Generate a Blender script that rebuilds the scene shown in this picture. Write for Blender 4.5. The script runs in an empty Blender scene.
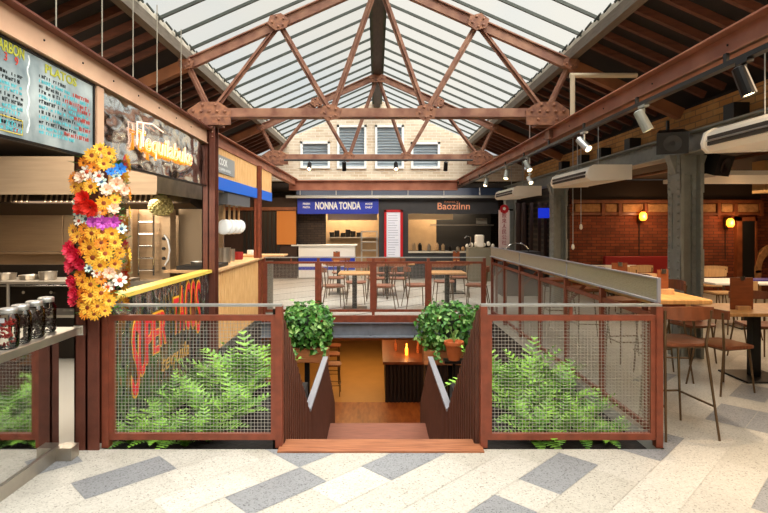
import bpy, bmesh, math, random
from mathutils import Vector, Matrix
PI = math.pi
R = math.radians
rnd = random.Random(7)
scn = bpy.context.scene
C = scn.collection

# ------------------------------------------------------------------ camera
cam_d = bpy.data.cameras.new('camera')
cam = bpy.data.objects.new('camera', cam_d); C.objects.link(cam)
cam.location = (0, 0, 1.65); cam.rotation_euler = (R(90), 0, 0)
cam_d.sensor_width = 36.0; cam_d.lens = 24.84
cam_d.shift_x = 0.0104; cam_d.shift_y = -0.041
cam_d.clip_start = 0.05; cam_d.clip_end = 200
scn.camera = cam

# ------------------------------------------------------------------ world
w = bpy.data.worlds.new('sky'); scn.world = w; w.use_nodes = True
nt = w.node_tree; nt.nodes.clear()
wo = nt.nodes.new('ShaderNodeOutputWorld'); bg = nt.nodes.new('ShaderNodeBackground')
tc = nt.nodes.new('ShaderNodeTexCoord'); nz = nt.nodes.new('ShaderNodeTexNoise'); rp = nt.nodes.new('ShaderNodeValToRGB')
nz.inputs['Scale'].default_value = 1.6; nz.inputs['Detail'].default_value = 4
rp.color_ramp.elements[0].position = .38; rp.color_ramp.elements[0].color = (.62, .78, .92, 1)
rp.color_ramp.elements[1].position = .62; rp.color_ramp.elements[1].color = (.98, .93, .84, 1)
nt.links.new(tc.outputs['Generated'], nz.inputs['Vector']); nt.links.new(nz.outputs['Fac'], rp.inputs['Fac'])
nt.links.new(rp.outputs['Color'], bg.inputs['Color']); nt.links.new(bg.outputs['Background'], wo.inputs['Surface'])
bg.inputs['Strength'].default_value = .48

def light(name, kind, loc, energy, col=(1, 1, 1), rot=(0, 0, 0), **kw):
    d = bpy.data.lights.new(name, kind); o = bpy.data.objects.new(name, d); C.objects.link(o)
    o.location = loc; o.rotation_euler = rot; d.energy = energy; d.color = col
    for k, v in kw.items(): setattr(d, k, v)
    return o
WARM = (1, .62, .30); WARM2 = (1, .74, .48)
sun = light('sun', 'SUN', (6, -2, 12), 10.0, (1, .95, .88), angle=R(100))
sun.rotation_euler = Vector((-.35, .25, -.95)).to_track_quat('-Z', 'Y').to_euler()
# daylight portals in the two slopes of the glass roof
for sx in (-1, 1):
    p = light('skylight_portal', 'AREA', (.03 + sx*1.22, 5.5, 4.62), 1, rot=(0, sx*math.atan(.444), 0), shape='RECTANGLE', size=2.65, size_y=17.0)
    p.data.cycles.is_portal = True
# ceiling lamps of the side rooms, the kitchens and the lower floor, plus added fill lights
light('room_lamp', 'AREA', (6.3, 7.2, 2.25), 95, WARM2, shape='RECTANGLE', size=3.0, size_y=5.0)
light('room_lamp', 'AREA', (6.8, 11.6, 2.4), 22, WARM, shape='RECTANGLE', size=4.0, size_y=1.2)
light('room_lamp', 'AREA', (3.3, 2.0, 2.95), 80, WARM2, shape='RECTANGLE', size=1.2, size_y=3.5)
light('kitchen_area_light', 'AREA', (-3.9, 7.0, 1.98), 50, (1, .84, .66), shape='RECTANGLE', size=2.2, size_y=.6)
light('kitchen_area_light', 'AREA', (-3.6, 4.2, 2.58), 70, (1, .84, .66), (R(45), 0, 0), shape='RECTANGLE', size=1.6, size_y=2.4)  # added fill, tilted forward to brighten the hood front
light('kitchen_area_light', 'AREA', (-3.2, 9.0, 2.5), 50, WARM2, shape='RECTANGLE', size=1.0, size_y=1.6)
light('stall_area_light', 'AREA', (-1.0, 17.3, 2.35), 75, WARM2, shape='RECTANGLE', size=1.8, size_y=.6)
light('stall_area_light', 'AREA', (2.2, 17.3, 2.3), 45, WARM2, shape='RECTANGLE', size=1.8, size_y=.5)
light('stall_area_light', 'AREA', (.2, 14.9, 2.72), 60, (1, .88, .74), (R(18), 0, 0), shape='RECTANGLE', size=5.5, size_y=.5)  # added fill to brighten the far stall signs
light('stall_area_light', 'AREA', (-3.4, 14.6, 2.6), 40, WARM, shape='RECTANGLE', size=1.4, size_y=1.4)
light('lower_floor_lamp', 'AREA', (-.5, 14.5, -.5), 50, (1, .62, .26), shape='RECTANGLE', size=1.6, size_y=3.5)
light('lower_floor_lamp', 'AREA', (-1.6, 11.2, -.5), 16, (1, .62, .3), shape='RECTANGLE', size=1.0, size_y=1.0)
light('lower_floor_lamp', 'AREA', (1.5, 11.6, -.5), 16, (1, .62, .3), shape='RECTANGLE', size=1.0, size_y=1.6)

scn.view_settings.view_transform = 'Standard'; scn.view_settings.look = 'None'
scn.view_settings.gamma = 1; scn.view_settings.use_curve_mapping = False
scn.view_settings.exposure = 0.47
scn.cycles.use_denoising = True
scn.cycles.max_bounces = 8; scn.cycles.diffuse_bounces = 4; scn.cycles.glossy_bounces = 4
scn.cycles.transparent_max_bounces = 12; scn.cycles.sample_clamp_indirect = 6
scn.cycles.caustics_reflective = False; scn.cycles.caustics_refractive = False

# ------------------------------------------------------------------ materials
def hexc(h):
    h = h.lstrip('#'); v = [int(h[i:i+2], 16)/255 for i in (0, 2, 4)]
    return tuple(x/12.92 if x <= .04045 else ((x+.055)/1.055)**2.4 for x in v) + (1,)
MATS = {}
def mat(name, col, rough=.55, metal=0., var=.0, scale=6., stretch=(1, 1, 1), bump=0., emis=None, estr=0., col2=None, spec=None):
    if name in MATS: return MATS[name]
    m = bpy.data.materials.new(name); m.use_nodes = True; MATS[name] = m
    n = m.node_tree.nodes; l = m.node_tree.links; b = n['Principled BSDF']
    c = hexc(col); b.inputs['Roughness'].default_value = rough; b.inputs['Metallic'].default_value = metal
    b.inputs['Base Color'].default_value = c
    if spec is not None: b.inputs['Specular IOR Level'].default_value = spec
    if var or bump or col2:
        t = n.new('ShaderNodeTexCoord'); mp = n.new('ShaderNodeMapping'); z = n.new('ShaderNodeTexNoise')
        mp.inputs['Scale'].default_value = stretch; z.inputs['Scale'].default_value = scale; z.inputs['Detail'].default_value = 1.5 if 'foil' in name else 6
        l.new(t.outputs['Object'], mp.inputs['Vector']); l.new(mp.outputs['Vector'], z.inputs['Vector'])
        if var or col2:
            r = n.new('ShaderNodeValToRGB'); r.color_ramp.elements[0].position = .32; r.color_ramp.elements[1].position = .68
            r.color_ramp.elements[0].color = tuple(x*(1-var) for x in c[:3]) + (1,)
            r.color_ramp.elements[1].color = hexc(col2) if col2 else tuple(min(1, x*(1+var)) for x in c[:3]) + (1,)
            l.new(z.outputs['Fac'], r.inputs['Fac']); l.new(r.outputs['Color'], b.inputs['Base Color'])
        if bump:
            bm = n.new('ShaderNodeBump'); bm.inputs['Strength'].default_value = bump; bm.inputs['Distance'].default_value = .12 if 'foil' in name else .02
            l.new(z.outputs['Fac'], bm.inputs['Height']); l.new(bm.outputs['Normal'], b.inputs['Normal'])
    if emis:
        b.inputs['Emission Color'].default_value = hexc(emis); b.inputs['Emission Strength'].default_value = estr
    return m

def brick(name, c1, c2, mortar, axis='xz', bw=.23, bh=.075, dirt=None):
    m = bpy.data.materials.new(name); m.use_nodes = True; MATS[name] = m
    n = m.node_tree.nodes; l = m.node_tree.links; b = n['Principled BSDF']; b.inputs['Roughness'].default_value = .85
    g = n.new('ShaderNodeNewGeometry'); s = n.new('ShaderNodeSeparateXYZ'); cb = n.new('ShaderNodeCombineXYZ')
    l.new(g.outputs['Position'], s.inputs[0]); l.new(s.outputs['X' if axis == 'xz' else 'Y'], cb.inputs['X']); l.new(s.outputs['Z'], cb.inputs['Y'])
    t = n.new('ShaderNodeTexBrick'); t.inputs['Scale'].default_value = 1; t.inputs['Brick Width'].default_value = bw
    t.inputs['Row Height'].default_value = bh; t.inputs['Mortar Size'].default_value = .008; t.inputs['Mortar Smooth'].default_value = .2
    t.inputs['Color1'].default_value = hexc(c1); t.inputs['Color2'].default_value = hexc(c2); t.inputs['Mortar'].default_value = hexc(mortar)
    l.new(cb.outputs[0], t.inputs['Vector'])
    z = n.new('ShaderNodeTexNoise'); z.inputs['Scale'].default_value = 3.0; z.inputs['Detail'].default_value = 8
    l.new(cb.outputs[0], z.inputs['Vector'])
    mx = n.new('ShaderNodeMixRGB'); mx.blend_type = 'MIX'; mx.inputs['Color2'].default_value = hexc(dirt or mortar)
    r = n.new('ShaderNodeValToRGB'); r.color_ramp.elements[0].position = .5; r.color_ramp.elements[1].position = .7
    l.new(z.outputs['Fac'], r.inputs['Fac'])
    mm = n.new('ShaderNodeMath'); mm.operation = 'MULTIPLY'; mm.inputs[1].default_value = .6; l.new(r.outputs['Color'], mm.inputs[0])
    l.new(mm.outputs[0], mx.inputs['Fac']); l.new(t.outputs['Color'], mx.inputs['Color1']); l.new(mx.outputs[0], b.inputs['Base Color'])
    bm = n.new('ShaderNodeBump'); bm.inputs['Strength'].default_value = .6; bm.inputs['Distance'].default_value = .02; bm.invert = True
    l.new(t.outputs['Fac'], bm.inputs['Height']); l.new(bm.outputs['Normal'], b.inputs['Normal'])
    return m

def terrazzo(name, col, speck, dark):
    m = bpy.data.materials.new(name); m.use_nodes = True; MATS[name] = m
    n = m.node_tree.nodes; l = m.node_tree.links; b = n['Principled BSDF']; b.inputs['Roughness'].default_value = .42
    g = n.new('ShaderNodeNewGeometry')
    v = n.new('ShaderNodeTexVoronoi'); v.inputs['Scale'].default_value = 120; l.new(g.outputs['Position'], v.inputs['Vector'])
    s = n.new('ShaderNodeSeparateColor'); l.new(v.outputs['Color'], s.inputs[0])
    r = n.new('ShaderNodeValToRGB'); r.color_ramp.interpolation = 'CONSTANT'
    e = r.color_ramp.elements; e[0].position = 0; e[0].color = hexc(dark); e[1].position = .04; e[1].color = hexc(speck)
    x = e.new(.22); x.color = hexc(col); x = e.new(.72); x.color = tuple(min(1, q*1.09) for q in hexc(col)[:3]) + (1,)
    l.new(s.outputs[0], r.inputs['Fac'])
    z = n.new('ShaderNodeTexNoise'); z.inputs['Scale'].default_value = 1.3; z.inputs['Detail'].default_value = 5; l.new(g.outputs['Position'], z.inputs['Vector'])
    mx = n.new('ShaderNodeMixRGB'); mx.blend_type = 'MULTIPLY'; mx.inputs['Fac'].default_value = .35
    r2 = n.new('ShaderNodeValToRGB'); r2.color_ramp.elements[0].position = .35; r2.color_ramp.elements[0].color = (.72, .70, .67, 1); r2.color_ramp.elements[1].position = .6
    l.new(z.outputs['Fac'], r2.inputs['Fac']); l.new(r.outputs['Color'], mx.inputs['Color1']); l.new(r2.outputs['Color'], mx.inputs['Color2']); l.new(mx.outputs[0], b.inputs['Base Color'])
    return m

RUST = mat('rust_red_steel', '#8a4a34', .5, .1, .28, 9, bump=.1)
TRUSS = mat('red_oxide_truss_steel', '#7d4c3b', .6, .05, .22, 5, col2='#9a7058')
GUSS = mat('rusty_gusset_plate', '#74493a', .65, .05, .2, 14, col2='#9c6a4c')
GIRD = mat('red_oxide_girder_steel', '#94573f', .5, .05, .12, 3, col2='#b0745a')
GIRDL = mat('lit_pale_girder_steel', '#cfa588', .5, .05, .06, 3, col2='#dcb596')  # paler tone puts the strong light on the left girder into the colour
COLM = mat('brown_column_steel', '#633528', .45, .15, .2, 8)
FRAME = mat('rust_frame_steel', '#7c3e2a', .45, .1, .18, 14, bump=.05)
TIMB = mat('dark_timber', '#3a2219', .7, 0, .35, 4, (1, 8, 8))
RAFT = mat('rafter_timber', '#5c3322', .65, 0, .3, 4, (1, 8, 8))
BOARD = mat('roof_boards', '#150d0b', .8, 0, .3, 5, (6, 1, 1))
EAVE = mat('weathered_eave_timber', '#6a6053', .7, 0, .2, 6, (8, 1, 8))
CURB = mat('pale_curb_paint', '#b9b2a2', .6, 0, .12, 6)
BAR = mat('glazing_bar_paint', '#363b34', .5, .2, .15, 10)
RIDGE = mat('ridge_timber', '#3b3026', .6, 0, .35, 5, (6, 1, 6))
GREEN = mat('ridge_green_flashing', '#33422f', .7, 0, .3, 6)
GREY = mat('grey_riveted_steel', '#90928a', .5, .1, .10, 8)
DGREY = mat('dark_grey_paint', '#34353a', .55, 0, .1, 5)
BLACK = mat('matt_black', '#141414', .5)
BLACKM = mat('black_metal', '#1a1817', .35, .4)
STEEL = mat('brushed_stainless_steel', '#b39a7c', .36, .82, .08, 3, (.6, 1, 9))
STEEL2 = mat('worn_stainless_steel', '#b8b0a4', .32, .9, .1, 5, bump=.04)
MIRR = mat('mirror_polished_steel', '#d6d6d4', .05, 1)
FOIL = mat('crinkled_mirror_foil', '#dfe2e0', .12, 1, bump=.55, scale=2.2, stretch=(1, 1, 1.6))
FOIL2 = mat('dark_crinkled_foil', '#a9acb2', .14, .95, bump=1.0, scale=7, stretch=(1, 1, .5))
CHROME = mat('bright_chrome', '#d9d9d8', .15, 1)
GALV = mat('galvanised_steel', '#b7b8b6', .4, .8, .1, 10)
WIRE = mat('galvanised_mesh_wire', '#bcb8b0', .4, .5)
BRONZE = mat('bronze_tube', '#6b5640', .35, .8)
OAK = mat('oiled_oak_top', '#c08a4e', .4, 0, .15, 5, (8, 1, 1), col2='#d29b5c')
OAKD = mat('walnut_ply', '#7b4428', .4, 0, .25, 6, (1, 9, 1))
OAKL = mat('pale_birch_ply', '#c79d6e', .5, 0, .12, 5, (9, 1, 1))
MENUW = mat('menu_board_wood', '#8c4a24', .5, 0, .15, 5, (1, 1, 7))
PLANK = mat('pale_larch_plank', '#d9a05c', .6, 0, .1, 5, (9, 9, 1), col2='#ecc084')
YELL = mat('yellow_painted_edge', '#e6c458', .4, 0, .05, 6)
DECK = mat('reddish_hardwood_tread', '#8a5032', .5, 0, .22, 5, (1, 12, 12), col2='#a86c48')
DECK2 = mat('pinkish_landing_boards', '#8a5746', .45, 0, .25, 5, (1, 14, 1))
SLAT = mat('brown_stained_slat', '#61392a', .6, 0, .25, 7, (8, 8, 1))
SLATB = mat('slat_backing', '#0f0a08', .8)
CAPM = mat('grey_aluminium_cap', '#a9a9b2', .4, .5)
CREAM = mat('cream_casing', '#fbf3e4', .45, 0, .03)
CREAMU = mat('cream_underside', '#e3cdb0', .5)
WHITE = mat('white_paint', '#e9eae8', .45)
BLUE = mat('royal_blue_panel', '#1a35b4', .5)
BLUE2 = mat('bright_blue_band', '#0d62cf', .5)
TRANS = mat('blue_grey_transom', '#3c4a66', .3, .1, .1, 4)
ORNG = mat('orange_wall_panel', '#a8622c', .6, 0, .1, 3)
BRWN = mat('dark_brown_panelling', '#2f1a12', .6, 0, .2, 4, (6, 6, 1))
REDF = mat('red_frame_paint', '#c01722', .4)
RED = mat('red_upholstery', '#8c1616', .6)
GLASSY = mat('window_blind_glass', '#8e9aa2', .25, .1, .15, 2, (1, 1, 14))
FROST = mat('beige_textured_screen', '#a89f83', .3, .3, .15, 40, (1, 1, 8), bump=.3)
SOIL = mat('dark_soil', '#1c1511', .9, 0, .3, 20, bump=.5)
DARKW = mat('lower_dark_wall', '#2b201b', .8)
YFLOOR = mat('ochre_resin_floor', '#b08145', .5, 0, .08, 2)
TERRA = mat('terracotta', '#b8602f', .6, 0, .12, 8)
PLANTW = mat('planter_wood', '#a8683c', .55, 0, .2, 5, (1, 1, 9))
CAST = mat('sandstone_panel', '#a87a4e', .8, 0, .25, 12, bump=.3)
PLAST = mat('ochre_plaster', '#b58a55', .8, 0, .12, 4)
PANE = bpy.data.materials.new('wired_roof_glass'); PANE.use_nodes = True
n = PANE.node_tree.nodes; l = PANE.node_tree.links; n.clear()
o_ = n.new('ShaderNodeOutputMaterial'); m1 = n.new('ShaderNodeMixShader'); tr = n.new('ShaderNodeBsdfTransparent'); tl = n.new('ShaderNodeBsdfTranslucent')
tr.inputs['Color'].default_value = (.93, .95, .94, 1); tl.inputs['Color'].default_value = (.93, .93, .90, 1); m1.inputs['Fac'].default_value = .08
l.new(tr.outputs[0], m1.inputs[1]); l.new(tl.outputs[0], m1.inputs[2]); l.new(m1.outputs[0], o_.inputs['Surface'])
JARG = bpy.data.materials.new('clear_jar_glass'); JARG.use_nodes = True
n = JARG.node_tree.nodes; l = JARG.node_tree.links; n.clear()
o_ = n.new('ShaderNodeOutputMaterial'); m1 = n.new('ShaderNodeMixShader'); tr = n.new('ShaderNodeBsdfTransparent'); tl = n.new('ShaderNodeBsdfGlossy')
fr = n.new('ShaderNodeFresnel'); tl.inputs['Roughness'].default_value = .05; tr.inputs['Color'].default_value = (.93, .95, .94, 1)
l.new(fr.outputs[0], m1.inputs['Fac']); l.new(tr.outputs[0], m1.inputs[1]); l.new(tl.outputs[0], m1.inputs[2]); l.new(m1.outputs[0], o_.inputs['Surface'])
BRICKP = brick('pale_yellow_brick', '#d8c8b2', '#c4ad92', '#e0d6c6', 'xz', dirt='#dccfb8')
BRICKY = brick('ochre_brick', '#b0783f', '#c99555', '#8b6a45', 'yz', dirt='#d0a567')
BRICKR = brick('red_brick', '#6e3018', '#8a4424', '#4a2816', 'xz', dirt='#4a2413')
BRICKD = brick('dark_brick', '#3d3128', '#4a3b2f', '#211a16', 'xz')
PARQ = mat('parquet_blocks', '#944a22', .4, 0, .3, 3, (4, 1, 1), col2='#a4602f')
BEIGET = mat('beige_kitchen_tiles', '#a58b69', .5, 0, .1, 4)
T_L = [terrazzo('light_terrazzo_a', '#b8b4ab', '#a9a59c', '#8b877e'), terrazzo('light_terrazzo_b', '#b1ada3', '#a29e94', '#847f76'),
       terrazzo('light_terrazzo_c', '#bfbbb2', '#b0aca3', '#918d84')]
T_D = terrazzo('grey_terrazzo', '#86888b', '#727478', '#595b5f')
GROUT = mat('grout', '#b7b3a9', .8)
LGROUT = mat('dark_joint', '#5e5a55', .8)
BULB = mat('glowing_bulb', '#fff0d0', .4, emis='#ffb558', estr=14)
SPOTL = mat('lit_spot_lens', '#fff4dc', .4, emis='#ffe0a8', estr=9)
NEONY = mat('yellow_neon', '#ffb430', .4, emis='#ff9d1c', estr=.7)
NEONP = mat('pink_white_neon', '#ffe0d0', .4, emis='#ffc9ac', estr=.6)
NEONR = mat('salmon_sign_letters', '#e09a78', .5, emis='#e08a60', estr=.2)
LBOX = mat('lit_menu_panel', '#dfe6f4', .4, emis='#dfe6f6', estr=.12)
DBLUE = mat('blue_glow_sign', '#1733a8', .5, emis='#1c3cff', estr=.35)
AMBER = mat('amber_lamp_glass', '#ffb050', .4, emis='#ff8a20', estr=4)

# ------------------------------------------------------------------ mesh builder
class MB:
    def __init__(s): s.v = []; s.f = []; s.mi = []
    def add(s, vs, fs, m=0):
        k = len(s.v); s.v += [tuple(p) for p in vs]; s.f += [tuple(k+i for i in f) for f in fs]; s.mi += [m]*len(fs); return s
    def box(s, x0, x1, y0, y1, z0, z1, m=0):
        v = [(x0, y0, z0), (x1, y0, z0), (x1, y1, z0), (x0, y1, z0), (x0, y0, z1), (x1, y0, z1), (x1, y1, z1), (x0, y1, z1)]
        return s.add(v, [(0, 3, 2, 1), (4, 5, 6, 7), (0, 1, 5, 4), (1, 2, 6, 5), (2, 3, 7, 6), (3, 0, 4, 7)], m)
    def bev(s, x0, x1, y0, y1, z0, z1, b=.01, m=0):
        # box with chamfered vertical edges and top
        def ring(z, i): 
            X0, X1, Y0, Y1 = x0+i, x1-i, y0+i, y1-i
            return [(X0+b, Y0, z), (X1-b, Y0, z), (X1, Y0+b, z), (X1, Y1-b, z), (X1-b, Y1, z), (X0+b, Y1, z), (X0, Y1-b, z), (X0, Y0+b, z)]
        rs = [ring(z0, b), ring(z0+b, 0), ring(z1-b, 0), ring(z1, b)]
        v = sum(rs, []); f = []
        for k in range(3):
            for i in range(8): j = (i+1) % 8; f.append((k*8+i, k*8+j, k*8+8+j, k*8+8+i))
        f.append(tuple(range(7, -1, -1))); f.append(tuple(range(24, 32)))
        return s.add(v, f, m)
    def bar(s, p, q, a, b, up=(0, 0, 1), m=0):
        p = Vector(p); q = Vector(q); d = (q-p).normalized(); u = Vector(up)
        if abs(d.dot(u)) > .98: u = Vector((0, 1, 0))
        x = d.cross(u).normalized(); y = x.cross(d).normalized()
        v = []
        for e in (p, q):
            for i, j in ((-1, -1), (1, -1), (1, 1), (-1, 1)): v.append(e + x*(a/2*i) + y*(b/2*j))
        return s.add(v, [(0, 3, 2, 1), (4, 5, 6, 7), (0, 1, 5, 4), (1, 2, 6, 5), (2, 3, 7, 6), (3, 0, 4, 7)], m)
    def tube(s, pts, r, n=8, m=0, cap=True):
        pts = [Vector(p) for p in pts]; N = len(pts); rr = r if isinstance(r, (list, tuple)) else [r]*N
        v = []; f = []; prev = None
        for i, p in enumerate(pts):
            d = (pts[min(i+1, N-1)] - pts[max(i-1, 0)]).normalized()
            if prev is None:
                a = Vector((0, 0, 1)) if abs(d.z) < .9 else Vector((1, 0, 0)); x = d.cross(a).normalized()
            else: x = (prev - d*prev.dot(d)).normalized()
            prev = x; y = d.cross(x)
            for k in range(n): t = 2*PI*k/n; v.append(p + (x*math.cos(t) + y*math.sin(t))*rr[i])
        for i in range(N-1):
            for k in range(n): j = (k+1) % n; f.append((i*n+k, i*n+j, (i+1)*n+j, (i+1)*n+k))
        if cap: f.append(tuple(range(n-1, -1, -1))); f.append(tuple(range((N-1)*n, N*n)))
        return s.add(v, f, m)
    def lathe(s, c, prof, n=16, m=0):
        v = []; f = []
        for r, z in prof:
            for k in range(n): t = 2*PI*k/n; v.append((c[0]+r*math.cos(t), c[1]+r*math.sin(t), c[2]+z))
        for i in range(len(prof)-1):
            for k in range(n): j = (k+1) % n; f.append((i*n+k, i*n+j, (i+1)*n+j, (i+1)*n+k))
        f.append(tuple(range(n-1, -1, -1))); f.append(tuple(range((len(prof)-1)*n, len(prof)*n)))
        return s.add(v, f, m)
    def prism(s, poly, ax, a, b, m=0):
        # polygon in the two other axes, extruded along axis ax ('x','y','z') from a to b
        def P(u, w_, t): return {'x': (t, u, w_), 'y': (u, t, w_), 'z': (u, w_, t)}[ax]
        k = len(poly); v = [P(u, w_, a) for u, w_ in poly] + [P(u, w_, b) for u, w_ in poly]
        f = [tuple(range(k-1, -1, -1)), tuple(range(k, 2*k))] + [(i, (i+1) % k, k+(i+1) % k, k+i) for i in range(k)]
        return s.add(v, f, m)
    def ball(s, c, r, n=8, sz=1, m=0):
        pr = [(max(.001, r*math.sin(PI*i/(n//2+1))), -r*sz*math.cos(PI*i/(n//2+1))) for i in range(n//2+2)]
        return s.lathe(c, pr, n, m)
    def xf(s, M):
        s.v = [tuple(M @ Vector(p)) for p in s.v]; return s
    def join(s, o, M=None):
        return s.add([tuple(M @ Vector(p)) if M else p for p in o.v], o.f)

def tag(o, label, cat, group=None, kind=None):
    o['label'] = label; o['category'] = cat
    if group: o['group'] = group
    if kind: o['kind'] = kind
    return o
def build(name, mb, m, parent=None, smooth=False, org=None):
    """one mesh object; vertices are given in world coordinates, the origin goes to the base (or the parent's base)"""
    me = bpy.data.meshes.new(name)
    if parent is not None: off = Vector(parent['_o'])
    elif org is not None: off = Vector(org)
    else:
        xs, ys, zs = zip(*mb.v); off = Vector(((min(xs)+max(xs))/2, (min(ys)+max(ys))/2, min(zs)))
    me.from_pydata([tuple(Vector(p)-off) for p in mb.v], [], mb.f)
    ms = m if isinstance(m, (list, tuple)) else [m]
    for x in ms: me.materials.append(x)
    me.polygons.foreach_set('material_index', [min(i, len(ms)-1) for i in mb.mi])
    if smooth: me.polygons.foreach_set('use_smooth', [True]*len(me.polygons))
    me.update()
    bm = bmesh.new(); bm.from_mesh(me); bmesh.ops.recalc_face_normals(bm, faces=bm.faces); bm.to_mesh(me); bm.free()
    o = bpy.data.objects.new(name, me); C.objects.link(o)
    if parent is None: o.location = off
    else: o.parent = parent
    o['_o'] = tuple(off)
    return o
def single(name, mb, m, label, cat, group=None, smooth=False, kind=None):
    return tag(build(name, mb, m, None, smooth), label, cat, group, kind)
def struct(name, mb, m, parent=None):
    o = build(name, mb, m, parent)
    if parent is None: o['kind'] = 'structure'
    return o
def root(name, loc, label, cat, group=None):
    o = bpy.data.objects.new(name, None); C.objects.link(o); o.location = loc; o.empty_display_size = .1; o['_o'] = tuple(loc)
    return tag(o, label, cat, group)
def copy_tree(o, parent=None):
    c = o.copy(); C.objects.link(c); c.parent = parent
    for ch in [x for x in scn.objects if x.parent == o]: copy_tree(ch, c)
    return c
def put(o, loc, rz=0, s=1, label=None):
    o.location = loc; o.rotation_euler = (0, 0, rz); o.scale = (s, s, s)
    if label: o['label'] = label
    return o
FRONT = Matrix(((1, 0, 0), (0, 0, -1), (0, 1, 0)))      # text facing the camera side (-Y)
SIDE = Matrix(((0, 0, 1), (1, 0, 0), (0, 1, 0)))        # text facing +X, reading away from the camera
def text(name, body, p, size, m, parent, orient=FRONT, ext=.004, align='CENTER', sx=1., shear=0., outline=0., fit=None, bold=0.):
    cu = bpy.data.curves.new(name, 'FONT'); cu.body = body; cu.size = size; cu.extrude = ext; cu.align_x = align; cu.align_y = 'CENTER'
    cu.shear = shear; cu.offset = bold
    cu.resolution_u = 3
    if outline: cu.fill_mode = 'NONE'; cu.extrude = 0; cu.bevel_depth = outline; cu.bevel_resolution = 1
    t = bpy.data.objects.new(name, cu); C.objects.link(t)
    dg = bpy.context.evaluated_depsgraph_get(); me = bpy.data.meshes.new_from_object(t.evaluated_get(dg)); C.objects.unlink(t); bpy.data.objects.remove(t)
    if fit and len(me.vertices):
        xs = [v.co.x for v in me.vertices]; sx = fit/(max(xs)-min(xs)); cx = (max(xs)+min(xs))/2
    else: cx = 0
    off = Vector(p) - Vector(parent['_o'])
    for v in me.vertices:
        c = Vector(((v.co.x-cx)*sx, v.co.y, v.co.z)); v.co = orient @ c + off
    me.materials.clear(); me.materials.append(m)
    o = bpy.data.objects.new(name, me); C.objects.link(o); o.parent = parent; o['_o'] = parent['_o']
    return o

F, VX, VY, H = 530., 376., 225., 1.65
def at(x, y, Y): return ((x-VX)*Y/F, Y, H-(y-VY)*Y/F)

# ================================================================== SETTING
# ---- terrazzo floor: rows of 0.285 x 0.57 m slabs laid at 45 degrees, dark slabs here and there
U = .285; S2 = math.sqrt(2)
DARK = {}   # row index (v = .07 + .285 k) -> list of u starts
for k, u, ln in ((12, 1.015, 2), (9, 1.62, 2), (10, 2.18, 2), (11, 2.18, 2), (8, 2.49, 2), (5, 3.09, 2), (5, 2.24, 2), (4, 4.02, 2), (3, 5.16, 2), (2, 5.16, 2), (3, 6.03, 2), (1, 3.73, 2),
                 (14, .6, 2), (6, 5.9, 2), (0, 7.1, 2), (-3, 6.4, 2), (-5, 5.2, 2), (13, -.4, 2), (-2, 4.4, 2), (-6, 7.6, 2), (-1, 8.6, 2), (-4, 9.4, 2), (-8, 8.8, 2), (2, 9.0, 2), (1, 11.0, 2)):
    DARK.setdefault(k, []).append((u, u+U*ln))
def clip(poly, rect):
    x0, x1, y0, y1 = rect
    for ax, lim, sg in ((0, x0, 1), (0, x1, -1), (1, y0, 1), (1, y1, -1)):
        out = []
        for i in range(len(poly)):
            a, b = poly[i], poly[(i+1) % len(poly)]; da = (a[ax]-lim)*sg; db = (b[ax]-lim)*sg
            if da >= 0: out.append(a)
            if (da < 0) != (db < 0): t = da/(da-db); out.append((a[0]+(b[0]-a[0])*t, a[1]+(b[1]-a[1])*t))
        poly = out
        if len(poly) < 3: return []
    return poly
def tiles(rects, far=False):
    mb = MB()
    for k in range(-42, 60):
        W = U if not far else 3*U; v0 = .07+W*k; segs = sorted(DARK.get(k, [])) if not far else []; cur = -12.+(k*.19 % .57); r_ = random.Random(k)
        items = []
        for a, b in segs + [(30, 30)]:
            while cur < a-.02: e = min(cur+2*U, a); items.append((cur, e, r_.choice((0, 0, 1, 2)) if not far else r_.choice((0, 2)))); cur = e
            if b > a: items.append((a, b, 3)); cur = b
        for a, b, m in items:
            g = .0015 if not far else .02
            q = [(a+.001, v0+g), (b-.001, v0+g), (b-.001, v0+W-g), (a+.001, v0+W-g)]
            if far: q = [((v0+g)*-1+8, a), ((v0+W-g)*-1+8, a), ((v0+W-g)*-1+8, b), ((v0+g)*-1+8, b)]
            P = [((u-v)/S2, (u+v)/S2) for u, v in q]
            if far: P = [((x+y)/S2*1.0, (y-x)/S2) for x, y in [((v0+g), a), ((v0+W-g), a), ((v0+W-g), b), ((v0+g), b)]]; P = [(x, y+9) for x, y in P]
            for rc in rects:
                if max(p[0] for p in P) < rc[0] or min(p[0] for p in P) > rc[1] or max(p[1] for p in P) < rc[2] or min(p[1] for p in P) > rc[3]: continue
                c = clip(P, rc)
                if c: mb.add([(x, y, 0) for x, y in c], [tuple(range(len(c)))], m)
    return mb
YN, YF, XL, XR = 3.90, 9.70, -2.10, 2.13
t_ = tiles([(-2.3, XR, -2.5, YN), (XR, 10.8, -2.5, 13.0)])
fl = build('floor', t_, T_L+[T_D], None, org=(0, 0, 0)); fl['kind'] = 'structure'
t_ = tiles([(-4.4, XR, YF, 17.2), (XR, 4.6, 13.0, 17.2)], far=True)
fl = build('floor', t_, T_L+[T_D], None, org=(0, 0, 0)); fl['kind'] = 'structure'
for r0, mm in (((-6.2, XR, -2.5, YN), GROUT), ((XR, 10.8, -2.5, 13.0), GROUT), ((-6.2, XL, YN, YF), GROUT), ((-6.2, XR, YF, 18.6), LGROUT), ((XR, 10.8, 13.0, 18.6), LGROUT)):
    struct('floor', MB().box(r0[0], r0[1], r0[2], r0[3], -.12, -.004), mm)
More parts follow.
